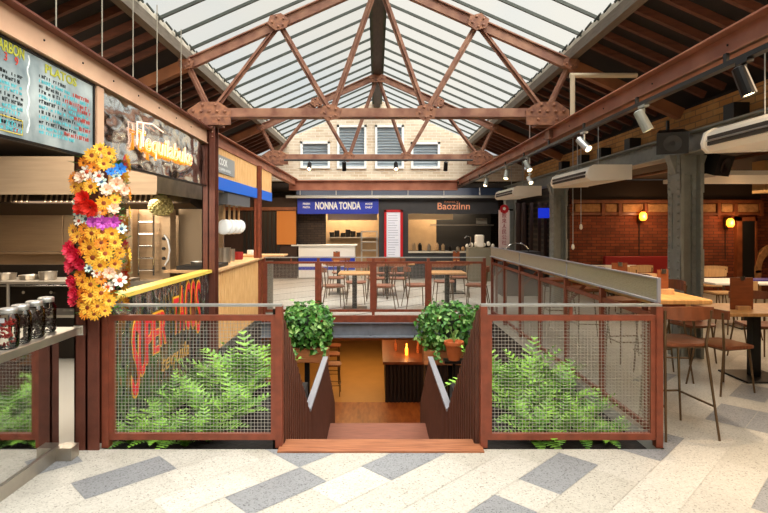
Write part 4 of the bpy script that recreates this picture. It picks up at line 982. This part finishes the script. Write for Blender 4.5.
# ---- chairs and stools
def chair_proto(sh, backh, label, name, cat, group=None, wd=.40, wood=OAKD):
    t = root(name, (0, 0, 0), label, cat, group); b = wd/2
    st = MB(); n = 20; vs = []; 
    for z in (sh-.02, sh):
        for k in range(n):
            a_ = 2*PI*k/n; c_, s_ = math.cos(a_), math.sin(a_); e = .45
            vs.append((b*math.copysign(abs(c_)**e, c_), b*math.copysign(abs(s_)**e, s_), z + (.012*abs(c_)**3 if z == sh else 0)))
    st.add(vs, [tuple(range(n-1, -1, -1)), tuple(range(n, 2*n))] + [(k, (k+1) % n, n+(k+1) % n, n+k) for k in range(n)])
    build('seat', st, wood, t)
    bk = MB(); N = 9; vs = []
    for k in range(N):
        u = -1+2*k/(N-1); x = (b+.03)*u; y = -b-.05+.07*u*u; hz = .055 if wood is not OAKL else .075
        hz *= (1-.25*u*u)
        for dy, dz in ((-.009, -hz), (.009, -hz), (.009, hz), (-.009, hz)): vs.append((x, y+dy, backh+dz))
    fs = [(0, 3, 2, 1), (4*N-4, 4*N-3, 4*N-2, 4*N-1)]
    for k in range(N-1):
        for j in range(4): fs.append((4*k+j, 4*k+(j+1) % 4, 4*k+4+(j+1) % 4, 4*k+4+j))
    bk.add(vs, fs); build('backrest', bk, wood, t)
    sp_ = .05+.04*sh
    for sx in (-1, 1):
        build('leg', MB().tube([(sx*(b-.06), b-.06, sh-.02), (sx*(b-.06+sp_*.6), b-.06+sp_*.4, 0)], [.012, .009], 8), BRONZE, t)
        build('leg', MB().tube([(sx*(b-.01), -b-.015, backh+.02), (sx*(b-.03), -b+.02, sh-.01), (sx*(b-.03+sp_*.6), -b-sp_*.9, 0)], [.011, .012, .009], 8), BRONZE, t)
    fr = MB().tube([(-b+.06, b-.06, sh-.03), (b-.06, b-.06, sh-.03)], .01, 6).tube([(-b+.03, -b+.03, sh-.03), (b-.03, -b+.03, sh-.03)], .01, 6)
    for sx in (-1, 1): fr.tube([(sx*(b-.04), -b+.02, sh-.03), (sx*(b-.06), b-.06, sh-.03)], .01, 6)
    if sh > .6:
        build('under_frame', fr, BRONZE, t); fr = MB(); z = .26; q = b-.06+sp_*.35
        fr.tube([(-q, b-.02, z+.0), (q, b-.02, z)], .009, 6)
        for sx in (-1, 1): fr.tube([(sx*q, b-.02, z), (sx*(b-.03+.03), -b-.03, z)], .009, 6)
    build('under_frame' if sh < .6 else 'foot_rail', fr, BRONZE, t)
    return t
stool = chair_proto(.75, 1.00, 'tall dark wooden bar stool on bronze legs at the near end of the bar', 'bar_stool', 'bar stool')
put(stool, (2.40, 4.30, 0), R(3), .97)
g_ = 'dark wooden bar stools along the bar'
for i, (x, y, rz, lb) in enumerate(((3.05, 5.75, 85, 'bar stool standing side-on to the bar just before the nearest grey column'), (3.05, 6.45, 92, 'bar stool at the bar left of the nearest grey column base'),
        (3.0, 7.6, 90, 'bar stool at the bar behind the nearest grey column'), (3.0, 8.8, 88, 'bar stool farther along the bar'), )):
    s_ = copy_tree(stool); put(s_, (x, y, 0), R(rz), 1, lb); s_['group'] = g_
chair = chair_proto(.46, .78, 'dark wooden chair on bronze legs at the near pedestal table, facing right', 'dining_chair', 'chair')
put(chair, (3.52, 5.35, 0), R(-78))
def pedestal(x, y, w_, d, top, label, h=.75, m=OAK, group=None, menu=None):
    t = root('pedestal_table', (x, y, 0), label, 'table', group)
    build('table_top', MB().bev(x-w_/2, x+w_/2, y-d/2, y+d/2, h-.035, h, .006), m, t)
    build('pedestal', MB().box(x-.045, x+.045, y-.045, y+.045, .02, h-.05).box(x-.22, x+.22, y-.05, y+.05, h-.06, h-.035), BLACKM, t)
    build('base_plate', MB().bev(x-.24, x+.24, y-.24, y+.24, 0, .02, .005), BLACKM, t)
    return t
pedestal(4.1, 5.75, 1.15, .72, .75, 'oak-topped pedestal table with a wooden menu board on it at the right edge')
pedestal(4.7, 9.6, 1.0, .7, .75, 'oak pedestal table at the foot of the brick wall, behind the grey column')
wt = pedestal(6.0, 8.6, 1.5, .8, .75, 'white-topped pedestal table at the right edge', m=WHITE)
pedestal(5.2, 11.6, 1.3, .7, .75, 'white-topped pedestal table in front of the red banquette', m=WHITE)
for i, (x, y, rz, lb) in enumerate(((4.15, 5.1, 5, 'dark wooden chair tucked under the near pedestal table, back to the camera'), (4.6, 6.4, 170, 'dark wooden chair behind the near pedestal table'),
        (5.0, 5.7, 95, 'dark wooden chair at the right edge beside the near pedestal table'), (3.85, 6.45, -170, 'dark wooden chair between the bar and the near pedestal table'))):
    s_ = copy_tree(chair); put(s_, (x, y, 0), R(rz), 1, lb)
pale = chair_proto(.46, .78, 'pale birch chair behind the grey column, nearest the camera', 'dining_chair', 'chair', 'pale birch chairs in the right-hand room', .42, OAKL)
put(pale, (4.75, 8.5, 0), R(10))
for i, (x, y, rz, lb) in enumerate(((4.75, 10.3, 0, 'pale birch chair in line with the right side of the grey column'), (5.35, 9.7, 80, 'pale birch chair beside the table behind the grey column'), (5.3, 10.8, 5, 'pale birch chair in front of the table by the red banquette'),
        (6.1, 9.4, 180, 'pale birch chair behind the white table'), (6.7, 10.6, -20, 'pale birch chair near the stone arch'), (5.2, 7.7, 30, 'pale birch chair left of the white table'), (6.2, 7.7, 0, 'pale birch chair in front of the white table'))):
    s_ = copy_tree(pale); put(s_, (x, y, 0), R(rz), 1, lb)
single('book', MB().box(6.0, 6.5, 8.45, 8.75, .7505, .775), mat('purple_cover', '#3a2f7a', .5), 'purple folded menu on the white table at the right edge', 'folded menu')
def menub(x, y, z, w_, h_, label):
    t = root('menu_stand', (x, y, z), label, 'menu stand')
    build('board', MB().bar((x-w_/2, y+.03, z+h_/2), (x+w_/2, y+.03, z+h_/2), .014, h_), MENUW, t)
    build('clip', MB().box(x-.02, x+.02, y+.01, y+.024, z+h_-.03, z+h_+.008), CHROME, t)
    build('foot', MB().box(x-.07, x+.07, y-.02, y+.07, z, z+.04), OAKL, t)
menub((741.5-VX)*5.65/F, 5.62, .7505, .24, .34, 'brown wooden menu stand on the near pedestal table')
menub(2.44, 4.48, 1.0685, .09, .20, 'narrow brown menu stand on the bar beside the grey column')
menub(2.38, 5.15, 1.0685, .15, .21, 'wooden menu stand on the bar behind the beige screen')

# ---- tables and chairs on the far side of the stairwell
far = chair_proto(.46, .78, 'brown wooden chair left of the left table beyond the far railing', 'dining_chair', 'chair', None, .42, mat('reddish_ply', '#8d5236', .45, 0, .2, 6))
put(far, ((334-VX)*10.5/F, 10.45, 0), R(-75))
pedestal(-.42, 10.45, .62, .62, .72, 'small oak-topped table beyond the far railing, left of centre', .72)
pedestal(1.42, 10.6, .68, .62, .72, 'small oak-topped table beyond the far railing, right of centre', .72)
pedestal(.25, 12.6, 1.3, .62, .72, 'long oak-topped table in front of the red-framed panel', .75)
pedestal(-.9, 12.8, .7, .62, .72, 'oak-topped table in front of the white far counter', .75)
pedestal(1.9, 12.9, .8, .62, .72, 'oak-topped table in front of the BaoziInn stall', .75)
for i, (x, y, rz, lb) in enumerate(((.15, 10.45, 80, 'brown wooden chair right of the left table beyond the far railing'), (.82, 10.6, -80, 'brown wooden chair left of the right table beyond the far railing'),
        (2.0, 10.6, 75, 'brown wooden chair right of the right table beyond the far railing'), (-.42, 11.15, 180, 'brown wooden chair behind the left table beyond the far railing'), (1.45, 11.3, 180, 'brown wooden chair behind the right table beyond the far railing'),
        (.0, 12.0, 5, 'brown wooden chair on the near side of the long table, left one'), (.5, 12.0, -5, 'brown wooden chair on the near side of the long table, right one'), (-.9, 12.15, 0, 'brown wooden chair in front of the table by the white counter'),
        (0, 13.2, 180, 'brown wooden chair behind the long table, left one'), (.5, 13.2, 180, 'brown wooden chair behind the long table, right one'), (1.9, 12.25, 0, 'brown wooden chair in front of the BaoziInn table'), (-.9, 13.4, 180, 'brown wooden chair between table and white counter'))):
    s_ = copy_tree(far); put(s_, (x, y, 0), R(rz), 1, lb)
menub(-.95, 12.75, .7505, .16, .26, 'wooden menu stand on the table by the white counter'); menub(1.95, 12.85, .7505, .16, .26, 'wooden menu stand on the BaoziInn table')

# ================================================================== LOWER FLOOR
t = root('lower_bar', (1.6, 13.5, -2.5), 'wooden bar counter with black slatted front on the lower floor', 'bar counter')
build('front', MB().box(.22, 3.6, 12.42, 14.6, -2.5, -1.60), BLACK, t)
m = MB(); x = .24
while x < 3.5: m.box(x, x+.05, 12.39, 12.42, -2.5, -1.60); x += .09
build('slats', m, mat('black_brown_slat', '#231812', .6), t); build('top', MB().box(.16, 3.7, 12.34, 14.7, -1.60, -1.54), OAKD, t)
for i, x in enumerate((.75, 1.05, .5)):
    single('bottle', MB().lathe((x, 13.0+.25*i, -1.5395), [(.035, 0), (.038, .16), (.014, .22), (.014, .28)], 10), AMBER if i == 0 else TERRA, ('glowing amber candle lamp on the lower bar', 'brown bottle on the lower bar behind the candle lamp', 'brown bottle at the end of the lower bar')[i], ('lamp', 'bottle', 'bottle')[i])
light('candle_glow', 'POINT', (.75, 12.9, -1.2), 6, WARM, shadow_soft_size=.05)
for i, (x, y) in enumerate(((-1.05, 13.0), (-1.15, 14.0), (-1.2, 15.0))):
    s_ = copy_tree(stool); put(s_, (x, y, -2.5), R(-90), 1, ('dark bar stool on the lower floor, nearest the stairs', 'dark bar stool on the lower floor, middle of the row', 'dark bar stool on the lower floor, farthest in the row')[i]); s_['group'] = 'bar stools on the lower floor'

# ================================================================== PLANTS
def leafmat(name, c1, c2):
    m = mat(name, c1, .5, 0, .3, 7, col2=c2)
    return m
FERN = leafmat('fern_green', '#35701a', '#92c63c'); POTH = leafmat('glossy_ivy_green', '#1f5218', '#4f9430'); POTH2 = leafmat('pale_ivy_green', '#5b9a3e', '#a5cf78')
def fern_mesh(seed, nf=16, L=.44):
    r_ = random.Random(seed); mb = MB()
    for i in range(nf):
        az = 2*PI*i/nf+r_.uniform(-.25, .25); ln = L*r_.uniform(.75, 1.15); el = r_.uniform(.55, 1.25)
        p = Vector((0, 0, 0)); d = Vector((math.cos(az)*math.cos(el), math.sin(az)*math.cos(el), math.sin(el))); N = 10; s_ = Vector((-math.sin(az), math.cos(az), 0))
        prev = p.copy()
        for k in range(N):
            q = prev + d*(ln/N); t_f = k/N
            wl_ = .075*math.sin(PI*min(1, (t_f*.85+.12)))*(ln/.42)
            up = s_.cross(d).normalized()
            for sg in (-1, 1):
                a_ = prev; tip = prev + s_*sg*wl_ + d*wl_*.45 - up*.01
                mb.add([a_-d*.009, a_+d*.017, tip+d*.010, tip-d*.004], [(0, 1, 2, 3)])
            mb.add([prev-s_*.002, prev+s_*.002, q+s_*.0015, q-s_*.0015], [(0, 1, 2, 3)])
            prev = q; d = (d + Vector((0, 0, -.085-.02*k*.3))).normalized()
    return mb
ferns = []
for s_ in range(3):
    o = build('fern', fern_mesh(s_), FERN, None, org=(0, 0, 0)); ferns.append(o)
r_ = random.Random(3)
spots = []
for side, x0, x1 in ((-1, -1.98, -1.12), (1, 1.20, 2.05)):
    for row, (yy, n_) in enumerate(((4.24, 4), (4.68, 3), (5.15, 3), (5.6, 3))):
        for k in range(n_): spots.append((side, row, k, n_, x0+(x1-x0)*(k+.5*(row % 2)*.6+.15)/n_+r_.uniform(-.05, .05), yy+r_.uniform(-.06, .06), -.10))
rows_ = ('front row', 'second row', 'third row', 'back row')
ords = ('first', 'second', 'third', 'fourth', 'fifth')
for i, (side, row, k, n_, x, y, z) in enumerate(spots):
    if i < 3: o = ferns[i]
    else: o = ferns[i % 3].copy(); C.objects.link(o)
    sc_f = r_.uniform(.9, 1.1)*(.95+.26*row)*(1.12-.40*(abs(x)-.9))*.86
    o.location = (x, y, z); o.scale = (sc_f,)*3; o.rotation_euler = (0, 0, r_.uniform(0, 6.28))
    tag(o, 'green fern in the bed %s of the stairs, %s, %s plant from the left' % ('left' if side < 0 else 'right', rows_[row], ords[k]), 'fern', 'ferns in the planting beds beside the stairs')
def bush(cx, cy, z0, wx_, wy_, hz, seed, label, boxlabel):
    r_ = random.Random(seed)
    t = root('planter', (cx, cy, z0), label, 'planter')
    build('planter_box', MB().bev(cx-wx_*.42, cx+wx_*.42, cy-.16, cy+.16, z0, z0+.24, .01), PLANTW, t)
    build('stand', MB().box(cx-wx_*.40, cx-wx_*.36, cy-.14, cy+.14, -2.5, z0).box(cx+wx_*.36, cx+wx_*.40, cy-.14, cy+.14, -2.5, z0).box(cx-.04, cx+.04, cy-.04, cy+.04, -2.5, z0), BLACKM, t)
    A = MB(); B = MB()
    def leaf(mb, p, nrm, s):
        n_ = Vector(nrm).normalized(); a_ = Vector((r_.uniform(-1, 1), r_.uniform(-1, 1), r_.uniform(-1.4, .4))); u = (a_-n_*a_.dot(n_)).normalized(); v = n_.cross(u)
        p = Vector(p)
        mb.add([p-u*s*.15, p+v*s*.42+u*s*.15+n_*s*.1, p+u*s*.55+v*s*.25, p+u*s, p+u*s*.55-v*s*.25, p-v*s*.42+u*s*.15+n_*s*.1], [(0, 1, 2, 3), (0, 3, 4, 5)])
    zc = z0+.24+hz*.42
    for i in range(1500):
        th = r_.uniform(0, 2*PI); ph = math.acos(r_.uniform(-1, 1)); rr = r_.uniform(.72, 1.05)*(1+.12*math.sin(5*th+seed)*math.sin(3*ph))
        nx, ny, nz = math.sin(ph)*math.cos(th), math.sin(ph)*math.sin(th), math.cos(ph)
        p = (cx+wx_*.5*rr*math.copysign(abs(nx)**.75, nx), cy+wy_*.5*rr*ny, zc+hz*.52*rr*math.copysign(abs(nz)**.85, nz))
        leaf(A if r_.random() < .7 else B, p, (nx+r_.uniform(-.9, .9), ny+r_.uniform(-.9, .9)-.3, nz+r_.uniform(-.5, .9)), r_.uniform(.05, .10))
    for s_ in range(5):   # trailing shoots over the front
        x = cx+r_.uniform(-.5, .5)*wx_*.95; y = cy-.2-r_.uniform(0, .05); z = z0+.3
        for k in range(r_.randint(3, 7)):
            leaf(B if k % 2 else A, (x+r_.uniform(-.03, .03), y-r_.uniform(0, .03), z), (r_.uniform(-.4, .4), -1, .4), r_.uniform(.05, .08)); z -= .035
    f_ = build('foliage', A, POTH, t); build('pale_leaves', B, POTH2, f_)
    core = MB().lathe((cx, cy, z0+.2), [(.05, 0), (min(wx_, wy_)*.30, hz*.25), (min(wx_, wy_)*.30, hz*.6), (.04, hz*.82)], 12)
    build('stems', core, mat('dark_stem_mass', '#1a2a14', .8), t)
    return t
bush(-1.16, 8.95, -.64, .86, .6, .78, 1, 'dense green trailing plant in a timber planter left of the stairwell', '')
bush(1.25, 8.95, -.68, 1.08, .6, .84, 2, 'dense green trailing plant in a timber planter right of the stairwell', '')
px_, pz_ = (454-VX)*8.3/F, -.46
t = root('flower_pot', (px_, 8.3, pz_), 'terracotta pot with a small upright fern, in front of the right planter', 'plant pot')
build('pot', MB().lathe((px_, 8.3, pz_), [(.09, 0), (.14, .24), (.155, .24), (.155, .29), (.135, .29), (.12, .25)], 18), TERRA, t)
build('small_fern', MB().join(fern_mesh(9, 10, .30), Matrix.Translation((px_, 8.3, pz_+.26)) @ Matrix.Diagonal((.35, .35, 1.1, 1))), POTH2, t)
build('pot_stand', MB().box(px_-.16, px_+.16, 8.2, 8.4, pz_-.04, pz_).box(px_-.02, px_+.02, 8.28, 8.32, -2.5, pz_-.04), BLACKM, t)

# ================================================================== FLOWER GARLAND
t = root('flower_garland', (-2.12, 3.95, 1.0), 'garland of bright artificial flowers wrapped around the steel post', 'flower garland')
def petals(c, nrm, r, n_, wd, cup=.25, layers=1, seed=0):
    rr = random.Random(seed); nrm = Vector(nrm).normalized(); a_ = Vector((0, 0, 1)) if abs(nrm.z) < .9 else Vector((1, 0, 0)); x = nrm.cross(a_).normalized(); y = nrm.cross(x); c = Vector(c); mb = MB()
    for L in range(layers):
        R_ = r*(1-.24*L); off = L*.5
        for k in range(n_):
            t_ = 2*PI*(k+off)/n_+rr.uniform(-.06, .06); d = x*math.cos(t_)+y*math.sin(t_); s_ = nrm.cross(d); h0 = nrm*(.004+.008*L)
            cu = nrm*(cup*R_*(1+.5*L))
            mb.add([c+h0+d*R_*.15, c+h0+d*R_*.55+s_*R_*wd+cu*.35, c+h0+d*R_*.85+s_*R_*wd*.8+cu*.8, c+h0+d*R_*1.0+cu, c+h0+d*R_*.85-s_*R_*wd*.8+cu*.8, c+h0+d*R_*.55-s_*R_*wd+cu*.35], [(0, 1, 2, 3), (0, 3, 4, 5)])
    return mb
def eye(c, nrm, r):
    nrm = Vector(nrm).normalized(); M = Matrix.Translation(Vector(c)+nrm*.004) @ nrm.to_track_quat('Z', 'Y').to_matrix().to_4x4()
    return MB().lathe((0, 0, 0), [(r, 0), (r*.9, r*.5), (r*.3, r*.7)], 10).xf(M)
KIN = {'y': ('#f0a51e', '#ffcf48', 12, .13, .2, 2, '#8a3a0c'), 'o': ('#e67f14', '#f5a02a', 12, .13, .2, 2, '#6c2c0e'), 'r': ('#d61f12', '#ef3a22', 9, .30, .7, 3, '#a31008'), 'k': ('#d8143e', '#f03560', 9, .30, .7, 3, '#b00f30'),
       'w': ('#efe6d6', '#f8f4ea', 7, .26, .3, 1, '#c8502c'), 'c': ('#f2c8a8', '#f8dcc4', 8, .28, .5, 2, '#d98a5c'), 'b': ('#1f6fd0', '#3b9ae8', 7, .26, .4, 2, '#0f3a80'), 'm': ('#b83ab0', '#d868c8', 8, .24, .4, 2, '#7a1a78'), 't': ('#bfe0d8', '#d8efe6', 7, .26, .3, 1, '#3a5a78')}
FN = {'y': 'golden yellow', 'o': 'orange', 'r': 'scarlet', 'k': 'crimson pink', 'w': 'white', 'c': 'peach', 'b': 'blue', 'm': 'magenta', 't': 'pale aqua'}
FL = [(101, 150, 'y', 8), (108, 153, 'y', 8), (94, 156, 'y', 9), (104, 164, 'y', 8), (86, 163, 'o', 7), (96, 168, 'o', 7), (89, 172, 'w', 7), (83, 178, 'c', 7), (92, 180, 'w', 6), (115, 168, 'b', 7), (109, 172, 'b', 5), (113, 176, 't', 5),
      (73, 178, 'o', 8), (75, 187, 'y', 8), (84, 188, 'y', 8), (93, 187, 'y', 9), (80, 193, 'o', 6), (102, 182, 't', 6), (113, 184, 'c', 8), (106, 190, 'c', 7), (117, 190, 'c', 6), (100, 176, 'w', 6),
      (87, 200, 'r', 9), (93, 207, 'r', 10), (84, 209, 'r', 8), (78, 203, 't', 6), (79, 214, 't', 6), (104, 203, 'y', 9), (112, 200, 'y', 7), (111, 209, 'c', 7), (97, 214, 'w', 7), (103, 211, 'o', 6), (88, 219, 't', 6), (80, 221, 'w', 6),
      (95, 222, 'm', 7), (103, 223, 'm', 8), (111, 222, 'm', 7), (116, 229, 't', 6), (73, 231, 'y', 9), (79, 237, 'y', 8), (87, 229, 'o', 8), (94, 233, 'y', 9), (103, 232, 'y', 9), (110, 234, 'y', 8), (86, 241, 'o', 7), (72, 240, 'o', 7),
      (92, 247, 'y', 10), (102, 243, 'o', 8), (112, 243, 'y', 8), (72, 250, 'k', 10), (80, 257, 'k', 10), (74, 264, 'k', 9), (84, 264, 'k', 7), (66, 269, 'k', 7), (85, 250, 'o', 7), (95, 257, 'y', 10), (105, 254, 'y', 9), (115, 253, 'y', 7),
      (101, 265, 'y', 9), (112, 264, 'y', 8), (91, 268, 't', 5), (98, 273, 'w', 5), (108, 273, 'c', 7), (82, 275, 'o', 8), (75, 281, 'k', 8), (85, 281, 'y', 9), (93, 284, 'y', 9), (72, 288, 'o', 7), (102, 279, 'o', 7), (115, 281, 'w', 8), (107, 287, 'w', 6),
      (78, 293, 'k', 8), (85, 293, 'o', 8), (93, 295, 'y', 10), (102, 293, 'y', 9), (76, 301, 'k', 7), (84, 303, 'o', 7), (90, 307, 'y', 9), (99, 306, 'y', 8), (108, 301, 'y', 8), (96, 313, 'y', 8), (87, 313, 'o', 7), (105, 311, 'y', 7)]
for k, v in KIN.items(): mat('petal_'+FN[k].replace(' ', '_'), v[0], .6, 0, .0, 25, col2=v[1]); mat('eye_'+FN[k].replace(' ', '_'), v[6], .7)
cxp, cyp = -2.10, 3.92
for i, (px, py, kd, rp_) in enumerate(FL):
    Y = 3.76; x = (px-VX)*Y/F; z = H-(py-VY)*Y/F
    dx = x-(-2.02); rad = .19; dx = max(-.185, min(.185, dx)); y = 3.90-math.sqrt(max(.0006, rad*rad-dx*dx))*.85
    c = (-2.02+dx if abs(x+2.02) < .185 else x, y, z); nrm = (dx*4.5, -1, rnd.uniform(-.25, .35))
    v = KIN[kd]; s_ = rp_*Y/F*.95
    f_ = build('flower', petals(c, nrm, s_, v[2], v[3], v[4], v[5], i), MATS['petal_'+FN[kd].replace(' ', '_')], t)
    f_['label'] = FN[kd]+' artificial flower'
    if kd not in 'rk': build('flower_centre', eye(c, nrm, s_*.32), MATS['eye_'+FN[kd].replace(' ', '_')], f_)
gm = MB(); rr = random.Random(5)
for i in range(520):
    a_ = rr.uniform(0, 2*PI); z = rr.uniform(1.0, 2.16); q = rr.uniform(.10, .19); c = Vector((-2.04+q*math.cos(a_), 3.93+q*math.sin(a_)*.8, z)); d = Vector((math.cos(a_), math.sin(a_), rr.uniform(-.5, .8))).normalized(); s_ = d.cross(Vector((0, 0, 1))).normalized(); l_ = rr.uniform(.03, .07)
    gm.add([c, c+d*l_*.5+s_*l_*.3, c+d*l_, c+d*l_*.5-s_*l_*.3], [(0, 1, 2, 3)])
lv = build('leaves', gm, leafmat('garland_leaf', '#2f6a28', '#5d9a3c'), t); lv['kind'] = 'stuff'
gm = {}
for i in range(90):   # flowers round the back and sides of the post
    a_ = rr.uniform(.1, PI-.1); z = rr.uniform(1.02, 2.15); c = (-2.04+.18*math.cos(a_), 3.95+.15*math.sin(a_), z); kd = rr.choice('yyyooyrkwc')
    gm.setdefault(kd, MB()).join(petals(c, (math.cos(a_), math.sin(a_), .1), .055, 10, .18, .2, 1, i))
for kd, mb in gm.items():
    b_ = build('rear_flowers', mb, MATS['petal_'+FN[kd].replace(' ', '_')], t); b_['kind'] = 'stuff'; b_['label'] = FN[kd]+' flowers around the back'

# ================================================================== JARS
for i, (px, Y, col_, lb) in enumerate(((46, 3.62, 'd', 'glass jar of dark dried chillies, nearest the flower post'), (34, 3.44, 'd', 'glass jar of dark dried chillies, second from the flower post'), (20, 3.28, 'd', 'glass jar of dark dried chillies beside the jar of red ones'), (7.5, 3.14, 'r', 'glass jar of red dried chillies, leftmost of the row'))):
    x = (px-VX)*Y/F; z = .9205
    t = root('chilli_jar', (x, Y, z), lb, 'jar', 'jars of dried chillies on the steel counter'); t.scale = (1.3, 1.3, 1.25)
    build('glass', MB().lathe((x, Y, z), [(.040, 0), (.047, .012), (.048, .14), (.036, .165), (.036, .185)], 20), JARG, t, True)
    build('lid', MB().lathe((x, Y, z+.186), [(.038, -.022), (.038, 0), (.034, .004)], 20), GALV, t, True)
    c_ = MB(); rj = random.Random(i)
    for k in range(46):
        a_ = rj.uniform(0, 6.28); q = .034*math.sqrt(rj.random()); zz = z+.012+rj.random()*.125; p = Vector((x+q*math.cos(a_), Y+q*math.sin(a_), zz)); d = Vector((rj.uniform(-1, 1), rj.uniform(-1, 1), rj.uniform(-1, 1))).normalized()*.011
        c_.tube([p-d, p, p+d*.9], [.003, .0065, .002], 5)
    build('chillies', c_, mat('red_chilli', '#a81a14', .4) if col_ == 'r' else mat('dark_chilli', '#2c1210', .4, 0, .4, 30), t)
    build('label', MB().box(x-.02, x+.02, Y-.0495, Y-.0485, z+.128, z+.150), mat('jar_label', '#b4b6bb', .5), t)
t = root('water_jug', (-2.24, 2.97, .92), 'white handled jug at the left edge beside the jar of red chillies', 'jug')
build('body', MB().lathe((-2.30, 2.97, .9205), [(.05, 0), (.06, .02), (.06, .17), (.055, .19)], 18), WHITE, t, True)
build('handle', MB().tube([(-2.25, 2.93, 1.09), (-2.18, 2.92, 1.10), (-2.165, 2.92, 1.04), (-2.19, 2.92, .97), (-2.25, 2.93, .95)], .008, 8), WHITE, t, True)
